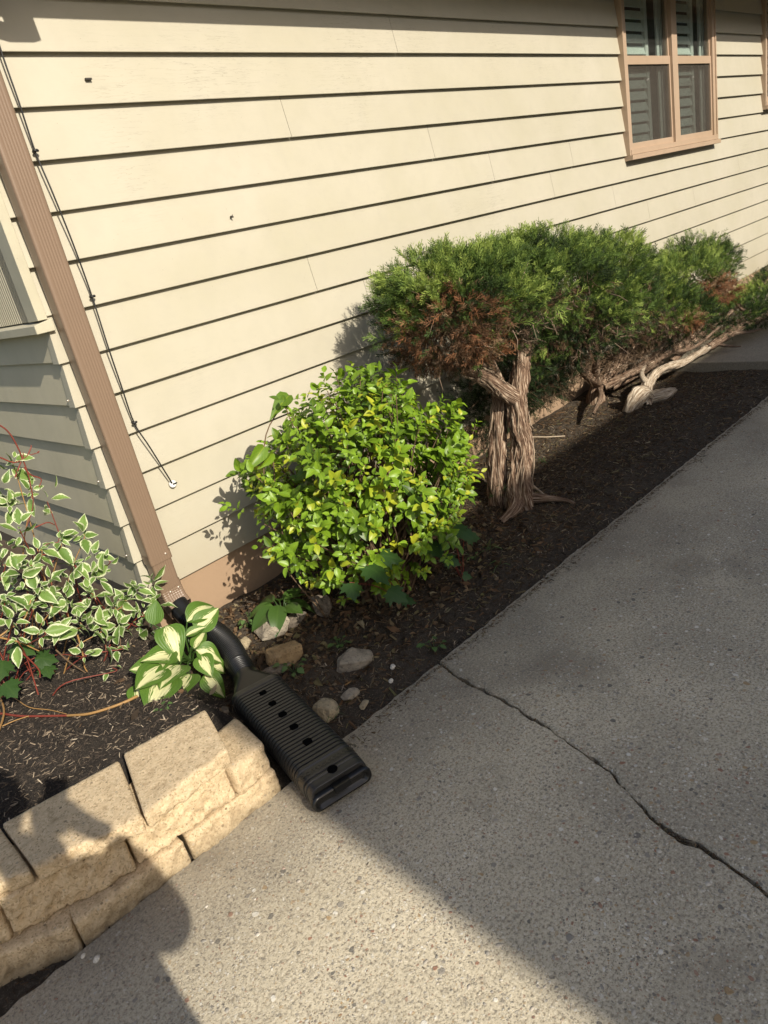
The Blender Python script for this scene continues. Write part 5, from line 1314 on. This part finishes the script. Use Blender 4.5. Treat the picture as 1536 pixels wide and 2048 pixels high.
# (base px, tip px, base depth y, tip depth y, width factor, shape, colour, lean)
HL = [((338,1352),(307,1418),-0.60,-0.70,1.25,0,8,0),((278,1368),(283,1416),-0.55,-0.63,1.1,0,6,0.2),((330,1332),(286,1384),-0.56,-0.64,1.0,2,7,-0.3),((378,1348),(352,1402),-0.60,-0.70,1.15,0,5,0.2),
      ((408,1350),(442,1390),-0.58,-0.66,1.1,1,4,0.4),((392,1300),(442,1322),-0.52,-0.58,1.1,1,7,0.3),((332,1252),(356,1306),-0.46,-0.56,1.2,1,8,-0.2),((374,1244),(436,1210),-0.40,-0.40,0.85,1,4,0.5),
      ((392,1262),(438,1228),-0.44,-0.44,1.1,2,6,0.4),((388,1298),(412,1270),-0.50,-0.46,0.9,2,9,0.0),((352,1312),(298,1324),-0.52,-0.56,0.95,0,3,-0.2),((309,1250),(314,1205),-0.36,-0.34,1.1,2,0,0.0),
      ((418,1322),(452,1345),-0.52,-0.56,1.0,1,2,0.3),((372,1272),(410,1258),-0.47,-0.50,0.8,0,6,0),((330,1340),(275,1345),-0.52,-0.55,1.2,0,1,-0.4),((340,1300),(322,1345),-0.50,-0.58,1.0,0,5,-0.2),((400,1310),(420,1350),-0.54,-0.62,1.1,0,1,0.3),((360,1330),(330,1372),-0.56,-0.66,1.1,0,3,0)]
for (b, t, yb_, yt_, wf, shp, cidx, ln_) in HL:
    A = at_y(*b, yb_); B = at_y(*t, yt_); D = B - A; L_ = D.length * 1.16
    toC = Vector(CAM) - A; toC.normalize(); upv = np.array([[toC.x * 0.5 + ln_ * 0.3, toC.y * 0.5, toC.z * 0.5 + 0.6]])
    R_m = frames(np.array([tuple(D)]) + np.array([[0, 0, 0.25 * D.length]]), np.array([ln_ * 0.6]), upv)[0]
    o = bpy.data.objects.new('leaf', hm[shp][cidx]); mt = Matrix.Identity(4)
    for a_ in range(3):
        for b_ in range(3): mt[a_][b_] = R_m[a_][b_] * L_ * (wf * 1.22 if b_ == 1 else 1.0)
        mt[a_][3] = A[a_] - ho.location[a_]
    o.matrix_basis = mt; place(o, ho)
    stem(ho, [crown_c + Vector((nr.uniform(-.02, .02), nr.uniform(-.02, .02), -0.01)), crown_c.lerp(A, 0.55) + Vector((0, 0, 0.02)), A], 0.0045, 0.003, M['hostadark'], 'stalk')

# =================================================================== ROCKS
def rock(px, py, w, d, h, m, label, rot_=0.0, seed=0, sub=4, flat=0.5, name='rock', cat='rock', z=None, blocky=0.75):
    p = at_z(px, py, 0.0)
    zz = soil_z(p.x, p.y) if z is None else z
    p = at_z(px, py, zz + h * 0.4)
    bm = bmesh.new(); r = random.Random(seed)
    if sub < 3:
        bmesh.ops.create_icosphere(bm, subdivisions=2, radius=1)
        for v in bm.verts: v.co = Vector((v.co.x * w / 2, v.co.y * d / 2, v.co.z * h / 2)) * (1 + 0.2 * noise.noise(v.co * 1.3 + Vector((seed, 0, 0))))
    else:
        for _ in range(26):
            q = Vector((r.gauss(0, 1), r.gauss(0, 1), r.gauss(0, 1))).normalized(); mx = max(abs(q.x), abs(q.y), abs(q.z)); q = q.lerp(q / mx, blocky)
            q *= r.uniform(0.82, 1.0); bm.verts.new((q.x * w / 2, q.y * d / 2, q.z * h / 2))
        g_ = bmesh.ops.convex_hull(bm, input=bm.verts); bmesh.ops.delete(bm, geom=[e for e in g_['geom_interior'] if isinstance(e, bmesh.types.BMVert)], context='VERTS')
        bmesh.ops.bevel(bm, geom=list(bm.edges), offset=min(w, d, h) * 0.05, segments=1, affect='EDGES')
        bmesh.ops.triangulate(bm, faces=bm.faces); bmesh.ops.subdivide_edges(bm, edges=bm.edges, cuts=3, use_grid_fill=True)
        for v in bm.verts:
            q = v.co * 24 + Vector((seed * 3.0, 0, 0)); v.co += v.co.normalized() * min(w, d, h) * (0.05 * noise.noise(q) + 0.05 * noise.noise(q * 2.6) + 0.035 * noise.noise(q * 6))
    me = bpy.data.meshes.new(name); bm.to_mesh(me); bm.free()
    for f in me.polygons: f.use_smooth = (sub < 3)
    me.materials.append(m); o = bpy.data.objects.new(name, me); col.objects.link(o)
    o.location = (p.x, p.y, zz + h * 0.30); o.rotation_euler = (r.uniform(-.08, .08), r.uniform(-.08, .08), rot_); return props(o, label, cat, None)
G_ = 'stones by the drain'
for a in [(542,1256,0.205,0.11,0.085,'rockgrey','pale grey limestone chunk nearest the foundation, behind the golden stone',-0.35,1),
          (566,1304,0.17,0.14,0.10,'rocktan','golden tan limestone chunk right of the black hose',-0.2,2),
          (708,1315,0.17,0.115,0.075,'rockgrey','grey slab shaped stone with moss lying in front of the bush',-0.75,3),
          (650,1417,0.11,0.095,0.07,'rockyellow','yellowish stone touching the right side of the drain box',-0.3,4),
          (700,1388,0.085,0.055,0.05,'rockgrey','small angular grey stone between the drain box and the driveway',0.1,5),
          (552,1336,0.14,0.07,0.05,'rockbrown','low flat brown stone in front of the golden stone',-0.2,6),
          (488,1284,0.07,0.06,0.06,'rockyellow','small yellow stone tucked against the upper hose',0.4,7),
          (588,1238,0.14,0.08,0.05,'rockbrown','mossy brown stone half buried behind the pale grey limestone',0.2,8),
          (644,1210,0.07,0.10,0.14,'rockbrown','upright brown stone in shade under the bush',0.3,9),
          (448,1425,0.08,0.05,0.03,'rockbrown','flat brown chip of stone between the capped wall and the drain box',0.5,10),
          (728,1408,0.05,0.03,0.025,'rockyellow','little yellow stone chip near the slab edge by the drain box',0.2,11)]:
    px, py, w, d, h, m_, lb, ro, sd = a
    rock(px, py, w, d, h, M[m_], lb, ro, sd)
for px, py, w, lb, sd in ((782, 1361, 0.026, 'upper of two white pebbles on bare soil by the slab corner, the rounder one', 21), (785, 1333, 0.03, 'flat white pebble on bare soil farther from the drain box', 22), (193, 1917, 0.022, 'white pebble on the driveway below the shaded wall blocks', 23), (166, 1911, 0.015, 'tiny pale pebble in the gap at the foot of the block wall', 24), (399, 1416, 0.018, 'round white pebble on dark mulch between hosta and wall cap', 25)):
    lb = {21: 'rounder white pebble on bare soil near the slab edge', 22: lb}.get(sd, lb)
    rock(px, py, w, w * 0.7, w * 0.7, M['rockwhite'], lb, 0.4, sd, 2, name='pebble_stone', cat='pebble', blocky=0.1, z=(0.0 if sd in (23, 24) else None))

# =================================================================== WEEDS
def weed(px, py, label, n, s_, m='weedleaf', z=None, group=None, hgt=0.05):
    p = at_z(px, py, 0.0); zz = soil_z(p.x, p.y) if z is None else z; p = at_z(px, py, zz)
    t = thing('weed', (p.x, p.y, zz), label, 'weed', group)
    ms = WM[m]
    for j in range(n):
        a = j * 2.4 + nr.rand(); r = hgt * nr.uniform(0.3, 1.0); q = Vector((p.x + r * math.cos(a), p.y + r * math.sin(a), zz + hgt * nr.uniform(0.4, 1.0)))
        D = np.array([[math.cos(a), math.sin(a), nr.uniform(-.3, .3)]]); R_m = frames(D, np.array([nr.uniform(-.4, .4)]))[0]
        o = bpy.data.objects.new('leaf', ms[nr.randint(0, 2)][nr.randint(2, 9)]); mt = Matrix.Identity(4); k = s_ * nr.uniform(0.7, 1.25)
        for a_ in range(3):
            for b_ in range(3): mt[a_][b_] = R_m[a_][b_] * k
            mt[a_][3] = q[a_] - t.location[a_]
        o.matrix_basis = mt; place(o, t)
        stem(t, [(p.x, p.y, zz - 0.005), (p.x * 0.5 + q.x * 0.5, p.y * 0.5 + q.y * 0.5, q.z * 0.6 + zz * 0.4), q], 0.0012, 0.0009, M[m], 'stem', 2)
wb_ = [leaf_base(lambda u: 0.36 * math.sin(math.pi * u ** 0.8) ** 0.8 + 0.01, 5, 1, 0.25, c, 0.02, i) for i, c in enumerate((0.15, 0.35))]
gb_ = [leaf_base(lambda u: 0.045 * (1 - u * 0.8), 5, 1, 0.3, c, 0.0, i) for i, c in enumerate((0.5, 0.9))]
WM = {'weedleaf': leaf_meshes(wb_, 'leaf', M['weedleaf']), 'grass': leaf_meshes(gb_, 'leaf', M['weedleaf'])}
M['grass'] = M['weedleaf']
weed(868, 1303, 'pale leaved weed seedling at the corner of the driveway slab', 7, 0.028)
weed(500, 1255, 'clover like weed at the left of the pale grey limestone chunk', 14, 0.024, hgt=0.06)
weed(680, 1295, 'mossy green weed growing over the grey slab shaped stone', 12, 0.024, hgt=0.04)
weed(588, 1345, 'little green weed between the golden stone and the drain box', 8, 0.032, hgt=0.05)
weed(668, 1440, 'tiny weed sprout beside the yellowish stone', 4, 0.03, 'grass', hgt=0.04)
weed(980, 1100, 'sparse grass tuft in the bed right of the bush', 6, 0.05, 'grass', hgt=0.04)
weed(950, 1120, 'sparse weed sprig in the bed just below the right side of the bush', 5, 0.03, hgt=0.04)
weed(1000, 1130, 'thin grass tuft in the bed closest to the driveway edge', 6, 0.05, 'grass', hgt=0.03)
weed(1085, 925, 'small green tuft in the sunlit strip behind the twisted trunk', 8, 0.035, 'grass', hgt=0.04)
weed(262, 1545 - 3, 'tiny weed in the photographer shadow by the wall cap', 3, 0.02, hgt=0.02) if False else None
weed(985, 975, 'small grassy tuft at the left foot of the twisted trunk', 8, 0.05, 'grass', hgt=0.05)
weed(330, 1421, 'tiny pale weed on the mulch behind the wall cap', 5, 0.022, hgt=0.02)
weed(385, 1432, 'small yellowish seedling leaf next to the wall cap corner', 3, 0.03, hgt=0.02)

# =================================================================== LOOSE MULCH, LITTER, TWIGS
def chip_base(kind, seed):
    r = random.Random(seed)
    if kind == 'chip':
        w = r.uniform(0.06, 0.22); V = [(-0.5, -w*0.5, 0), (0.5, -w*0.3, 0.03), (0.45, w*0.4, 0.03), (-0.5, w*0.5, 0), (-0.1, 0, 0.10)]
        F = [(0, 1, 4, 4), (1, 2, 4, 4), (2, 3, 4, 4), (3, 0, 4, 4)]
        return np.array(V), np.array([f[:3] for f in F]), np.array([(0, 0)] * 5)
    V, F, uv = leaf_base(lambda u: 0.24 * math.sin(math.pi * u ** 0.9) + 0.01, 4, 1, r.uniform(-0.3, 0.9), r.uniform(-0.5, 0.9), 0.1, seed); return V, F, uv
chips = [chip_base('chip', i) for i in range(8)]
litb = [chip_base('leaf', i) for i in range(8)]
def strew(name, bases, m, n, region, size, seed, rndf=None, tilt=0.35, lift=0.002, root=None, label=None):
    r_ = np.random.RandomState(seed); P = []
    while len(P) < n:
        x, y = region(r_)
        if y > 0.0 and x > 1.08: continue
        P.append((x, y, soil_z(x, y) + lift + r_.rand() * lift))
    P = np.array(P); a = r_.uniform(0, 6.28, n); D = np.stack([np.cos(a), np.sin(a), r_.normal(0, tilt, n)], 1)
    rot = frames(D, r_.normal(0, 0.6, n)); sc_ = r_.uniform(0, 1, n) ** 2 * (size[1] - size[0]) + size[0]
    R = r_.rand(n) if rndf is None else rndf(r_, P)
    V, F, U, RR = scatter(bases, r_.randint(0, len(bases), n), P, rot, sc_, R)
    o = bpy.data.objects.new(name, np_mesh(name, V, F, m, False, U, RR)); place(o, None); o['kind'] = 'stuff'; return o
def reg_left(r_):
    while True:
        x = r_.uniform(-0.4, 0.97); y = r_.uniform(-1.0, 1.0)
        if y > -0.9 + max(0, (0.5 - x)) * 0.1 or x > 0.76: return x, y
def reg_right(r_):
    x = r_.uniform(0.98, 5.78); return x, r_.uniform(edge_y(x) + 0.015, -0.02)
def reg_bush(r_):
    x = r_.normal(2.0, 0.5); return x, min(-0.03, max(edge_y(x) + 0.06, r_.normal(-0.65, 0.22)))
def reg_corner(r_): return r_.uniform(1.22, 1.75), r_.uniform(-0.55, -0.02)
def reg_jun(r_): return r_.uniform(2.5, 5.7), r_.uniform(-1.05, -0.03)
def reg_near(r_):
    x = r_.uniform(0.98, 3.6); return x, r_.uniform(edge_y(x) + 0.01, -0.05)
strew('mulch', chips, M['chips_light'], 26000, reg_left, (0.004, 0.030), 31, lambda r_, P: r_.rand(len(P)) ** 1.35)
strew('bark_mulch', chips, M['litter'], 26000, reg_right, (0.006, 0.032), 32, lambda r_, P: r_.rand(len(P)) ** 1.15)
strew('bark_mulch', chips, M['litter'], 1800, reg_right, (0.03, 0.06), 48, lambda r_, P: r_.rand(len(P)), 0.3)
strew('bark_mulch', chips, M['litter'], 9000, reg_jun, (0.010, 0.045), 37, lambda r_, P: r_.rand(len(P)) ** 1.1)
strew('bark_mulch', chips, M['chips_light'], 9000, reg_right, (0.008, 0.032), 47, lambda r_, P: 0.35 + 0.65 * r_.rand(len(P)) ** 1.4, 0.5)
strew('leaf_litter', litb, M['litter'], 1900, reg_bush, (0.02, 0.06), 33, None, 0.3, 0.006)
strew('leaf_litter', litb, M['litter'], 330, reg_corner, (0.02, 0.05), 34, lambda r_, P: 0.5 + 0.5 * r_.rand(len(P)), 0.3, 0.006)
strew('leaf_litter', litb, M['litter'], 500, reg_near, (0.012, 0.03), 36, None, 0.3, 0.004)
def reg_edge(r_):
    x = r_.uniform(0.9, 5.7); return x, edge_y(x) - 0.012 - abs(r_.normal(0, 0.028)) * (0.4 + 1.6 * max(0, noise.noise(Vector((x * 3, 0, 0))) + 0.2))
_sz = soil_z
soil_z = lambda x, y: 0.0005
strew('edge_debris', chips, M['litter'], 3800, reg_edge, (0.004, 0.020), 43, None, 0.15, 0.001)
def reg_slab(r_): return r_.uniform(0.0, 5.0), r_.uniform(-3.0, -1.3)
strew('edge_debris', chips, M['chips_light'], 260, reg_slab, (0.003, 0.012), 44, None, 0.1, 0.001)
soil_z = lambda x, y: -0.028
def reg_crack(r_):
    i = r_.randint(0, 22); p = crack[i].lerp(crack[i+1], r_.rand()); return p.x + r_.normal(0, 0.006), p.y
strew('crack_debris', chips, M['litter'], 900, reg_crack, (0.004, 0.02), 45, None, 0.5, 0.012)
soil_z = _sz
# loose sticks
def stick(pl_, r0, r1, m, label, lift=0.008):
    pts_ = lay(pl_, lift); t = thing('stick', pts_[0], label, 'stick'); stem(t, pts_, r0, r1, m, 'twig')
    return t
stick([(1060, 968), (1082, 985), (1108, 1007)], 0.010, 0.005, M['bleached'], 'grey broken stick lying at the right foot of the twisted trunk')
stick([(1066, 874), (1095, 874), (1130, 872)], 0.007, 0.004, M['bleached'], 'pale straight stick on the ground behind the twisted trunk')
stick([(690, 1370), (703, 1362)], 0.003, 0.002, M['tantwig'], 'short tan stick by the small angular grey stone')
stick([(625, 1235), (650, 1215), (660, 1198)], 0.004, 0.003, M['twig'], 'thin brown stick leaning under the left of the bush', 0.015)
stick([(0, 1383), (18, 1365), (30, 1350)], 0.003, 0.002, M['bleached'], 'pale dry stick on the mulch at the far left below the dogwood', 0.012)
stick([(5, 1452), (30, 1441), (58, 1432)], 0.0025, 0.002, M['tantwig'], 'tan dry stalk on the mulch below the long red runner', 0.01)
stick([(1420, 1688), (1402, 1683), (1388, 1678)], 0.002, 0.0015, M['bleached'], 'thin white straw lying across the cracked driveway joint', 0.012)

# =================================================================== PHOTOGRAPHER (stands behind the camera; the shadow at lower left)
pe = thing('person', (-0.15, -3.25, 0.0), 'standing person in dark shirt and jeans holding up a phone', 'person')
M['skin'] = m_simple('skin', (0.55, 0.36, 0.26), 0.5, 0, 0.4, 20, 0.05, 0.05)
M['shirt'] = m_simple('shirt_cloth', (0.06, 0.08, 0.12), 0.85, 0, 0.2, 60, 0.2, 0.15)
M['jeans'] = m_simple('jeans_cloth', (0.07, 0.10, 0.18), 0.85, 0, 0.2, 90, 0.3, 0.2)
M['hair'] = m_simple('hair', (0.05, 0.035, 0.02), 0.6, 0, 0.3, 90, 0.4, 0.3)
M['shoe'] = m_simple('shoe', (0.08, 0.08, 0.085), 0.6)
def skinned(name, verts, edges, m, parent, root_i=0, lv=2):
    off = np.array(wloc(parent)); me = bpy.data.meshes.new(name); me.from_pydata([tuple(np.array(v[:3]) - off) for v in verts], edges, [])
    o = bpy.data.objects.new(name, me); me.materials.append(m); place(o, parent)
    md = o.modifiers.new('skin', 'SKIN'); md.use_smooth_shade = True
    if not me.skin_vertices: return o
    for i, v in enumerate(verts):
        sv = me.skin_vertices[0].data[i]; r = v[3]; sv.radius = (r, r) if not hasattr(r, '__len__') else r; sv.use_root = (i == root_i)
    sd_ = o.modifiers.new('smooth', 'SUBSURF'); sd_.levels = lv; sd_.render_levels = lv; return o
# joints (x, y, z, radius): facing up the drive
HD = np.array((-0.22, -3.12, 1.755))
jv = [(-0.16,-3.30,0.98,0.14),(-0.16,-3.30,1.12,0.145),(-0.18,-3.29,1.30,0.155),(-0.19,-3.27,1.46,0.135),(-0.20,-3.22,1.58,0.055),(-0.21,-3.16,1.68,0.06),
      (-0.01,-3.33,1.46,0.07),(0.035,-3.24,1.18,0.058),(0.035,-3.03,1.42,0.034),(-0.37,-3.24,1.46,0.07),(-0.42,-3.20,1.17,0.046),(-0.09,-3.02,1.43,0.032),
      (-0.08,-3.33,0.86,0.085),(-0.03,-3.30,0.50,0.065),(-0.03,-3.36,0.10,0.045),(-0.26,-3.28,0.86,0.085),(-0.30,-3.22,0.50,0.065),(-0.33,-3.28,0.10,0.045)]
je = [(0,1),(1,2),(2,3),(3,4),(4,5),(3,6),(6,7),(7,8),(3,9),(9,10),(10,11),(0,12),(12,13),(13,14),(0,15),(15,16),(16,17)]
skinned('body', jv, je, M['skin'], pe)
sv_ = [(v[0], v[1], v[2], v[3] + 0.016) for v in jv]
k1 = [0,1,2,3,6,7,9,10]; sh_v = [sv_[i] for i in k1] + [(-0.16, -3.30, 0.86, 0.165)]
e1 = np.array(jv[7][:3]); e2 = np.array(jv[10][:3])
skinned('shirt', sh_v, [(8,0),(0,1),(1,2),(2,3),(3,4),(4,5),(3,6),(6,7)], M['shirt'], pe, 1)
k2 = [0,12,13,14,15,16,17]; skinned('trousers', [(*sv_[i][:3], min(sv_[i][3], 0.105)) for i in k2], [(0,1),(1,2),(2,3),(0,4),(4,5),(5,6)], M['jeans'], pe)
bm = bmesh.new(); bmesh.ops.create_uvsphere(bm, u_segments=28, v_segments=20, radius=1)
fa = Vector((0.66, 0.75, 0)).normalized(); sd3 = Vector((fa.y, -fa.x, 0))
for v in bm.verts:
    c = v.co; x, y, z = c.x * 0.076, c.y * 0.098, c.z * 0.122
    if z < 0: x *= 1 + 0.25 * z / 0.122; y *= 1 + 0.12 * z / 0.122
    if c.y > 0.85 and -0.25 < c.z < 0.1: y += 0.02 * (1 - abs(c.x) * 3) if abs(c.x) < 0.33 else 0
    if c.y > 0.7 and 0.05 < c.z < 0.3 and 0.2 < abs(c.x) < 0.6: y -= 0.006
    v.co = Vector(HD) - pe.location + sd3 * x + fa * y + Vector((0, 0, z))
me = bpy.data.meshes.new('head'); bm.to_mesh(me); bm.free(); me.materials.append(M['skin'])
for f in me.polygons: f.use_smooth = True
hdo = bpy.data.objects.new('head', me); place(hdo, pe)
bm = bmesh.new(); bmesh.ops.create_uvsphere(bm, u_segments=24, v_segments=16, radius=1)
for v in list(bm.verts):
    c = v.co
    v.co = Vector(HD) - pe.location + sd3 * (c.x * 0.084) + fa * (c.y * 0.103 - 0.010) + Vector((0, 0, c.z * 0.125 + 0.012))
    if c.y > 0.25 and c.z < 0.45 or c.z < -0.45: v.tag = True
bmesh.ops.delete(bm, geom=[v for v in bm.verts if v.tag], context='VERTS')
me = bpy.data.meshes.new('hair'); bm.to_mesh(me); bm.free(); me.materials.append(M['hair'])
for f in me.polygons: f.use_smooth = True
place(bpy.data.objects.new('hair', me), pe)
for s_ in (-1, 1):
    e = Vector(HD) + sd3 * 0.03 * s_ + fa * 0.090 + Vector((0, 0, 0.012)); mb = MB(); mb.tube([e, e + fa * 0.006], [0.011, 0.006], 10); mb.build('eye', M['white'], hdo)
    e = Vector(HD) + sd3 * 0.076 * s_ + Vector((0, 0, -0.005)); mb = MB(); mb.tube([e, e + sd3 * 0.012 * s_ - fa * 0.008], [0.028, 0.022], 10); mb.build('ear', M['skin'], hdo)
e = Vector(HD) + fa * 0.088 + Vector((0, 0, -0.058)); mb = MB(); mb.tube([e - sd3 * 0.024, e + fa * 0.004, e + sd3 * 0.024], [0.003, 0.006, 0.003], 8); mb.build('mouth', M['deadneedle'] if False else M['skin'], hdo)
for k, x in ((14, 1), (17, 1)):
    a = np.array(jv[k][:3]); mb = MB(); f0 = Vector((a[0], a[1] - 0.06, 0.0)); 
    mb.loft([[f0 + fa * t + sd3 * (w * q) + Vector((0, 0, hh)) for q, hh in ((-1, 0.0), (1, 0.0), (1, h * 0.6), (0.6, h), (-0.6, h), (-1, h * 0.6))] for t, w, h in ((-0.05, 0.03, 0.07), (0.0, 0.04, 0.10), (0.08, 0.045, 0.08), (0.16, 0.05, 0.05), (0.22, 0.03, 0.03))], True)
    mb.build('shoe', M['shoe'], pe)
# hands round the phone: palm plus five fingers, one surface each
fw = Vector(RM[:, 1]); rt = Vector(RM[:, 0]); upc = Vector(RM[:, 2]); pc = Vector(CAM) - fw * 0.022 - upc * 0.055 - rt * 0.012
def hand(wr, s_):
    wr = Vector(wr); pal = pc + rt * (0.052 * s_) - upc * 0.035 - fw * 0.01
    V = [(*wr, 0.028), (*(wr.lerp(pal, 0.6)), 0.026), (*pal, 0.024)]; Ed = [(0, 1), (1, 2)]
    for j, ln_ in enumerate((0.9, 1.0, 0.95, 0.8)):
        o0 = pal + upc * (0.030 - 0.019 * j) + fw * 0.012; b = len(V)
        p1 = o0 + fw * 0.018 + rt * (-0.006 * s_); p2 = p1 + fw * 0.006 - rt * (0.024 * s_ * ln_); p3 = p2 - rt * (0.020 * s_ * ln_) - fw * 0.002
        V += [(*o0, 0.009), (*p1, 0.0088), (*p2, 0.008), (*p3, 0.007)]; Ed += [(2, b), (b, b+1), (b+1, b+2), (b+2, b+3)]
    b = len(V); t0 = pal + upc * 0.03 - fw * 0.018; t1 = t0 + upc * 0.02 - rt * (0.018 * s_); t2 = t1 + upc * 0.012 - rt * (0.016 * s_)
    V += [(*t0, 0.011), (*t1, 0.0095), (*t2, 0.008)]; Ed += [(2, b), (b, b+1), (b+1, b+2)]
    skinned('hand', V, Ed, M['skin'], pe, 0, 1)
hand(jv[8][:3], 1); hand(jv[11][:3], -1)
ph = thing('phone', pc, 'black phone held up in both hands behind the camera position', 'phone')
mb = MB(); mb.box((-0.037, -0.077, -0.004), (0.037, 0.077, 0.004)); me = mb.mesh('case', M['plastic']); po = bpy.data.objects.new('case', me); place(po, ph)
po.matrix_basis = Matrix([[rt.x, upc.x, fw.x, 0], [rt.y, upc.y, fw.y, 0], [rt.z, upc.z, fw.z, 0], [0, 0, 0, 1]])

# =================================================================== ADDED TREES across the drive, behind the camera, for the window glass to reflect
tb_ = [leaf_base(lambda u: 0.42 * math.sin(math.pi * u ** 0.8) + 0.01, 3, 1, 0.2, 0.2, 0.05, i) for i in range(3)]
for i, (x, y, h) in enumerate(((21.5, -10.5, 8.5), (26, -12.5, 10), (31, -11, 9), (37, -13, 11), (43, -11, 10))):
    t = thing('tree', (x, y, -0.1), ('shortest unseen leafy tree, added closest to the neighbouring garage', 'added leafy tree second along the unseen row past the neighbouring garage', 'middle added leafy tree of the unseen row past the neighbouring garage', 'tallest added leafy tree in the unseen row past the neighbouring garage', 'added leafy tree at the far end of the unseen row past the garage')[i], 'tree', 'added trees past the garage')
    wood('trunk', [dict(pts=[(x, y, -0.15), (x + 0.1, y, h * 0.3), (x, y + 0.1, h * 0.75)], radii=[0.25, 0.18, 0.06], seed=40 + i, seg=10)], M['bark'], t)
    n = 2200; d = nr.randn(n, 3); d /= np.linalg.norm(d, axis=1)[:, None]; f = nr.rand(n) ** 0.4
    P = np.array([x, y, h * 0.6]) + d * f[:, None] * np.array([2.6, 2.4, h * 0.42]) * (1 + 0.25 * np.sin(d[:, :1] * 5 + i))
    V, F, U, RR = scatter(tb_, nr.randint(0, 3, n), P - np.array(t.location), frames(d + nr.randn(n, 3) * 0.6), nr.uniform(0.3, 0.6, n), nr.rand(n) * 0.6)
    o = bpy.data.objects.new('crown', np_mesh('crown', V, F, M['hostadark'], True, U, RR)); place(o, t); o['kind'] = 'stuff'
_sz = soil_z; soil_z = lambda x, y: -0.019
strew('wall_foot_litter', chips, M['litter'], 2500, lambda r_: (r_.uniform(-0.6, 0.25), r_.uniform(-1.25, -0.8)), (0.006, 0.03), 41, lambda r_, P: r_.rand(len(P)) ** 1.3 * 0.9); soil_z = _sz
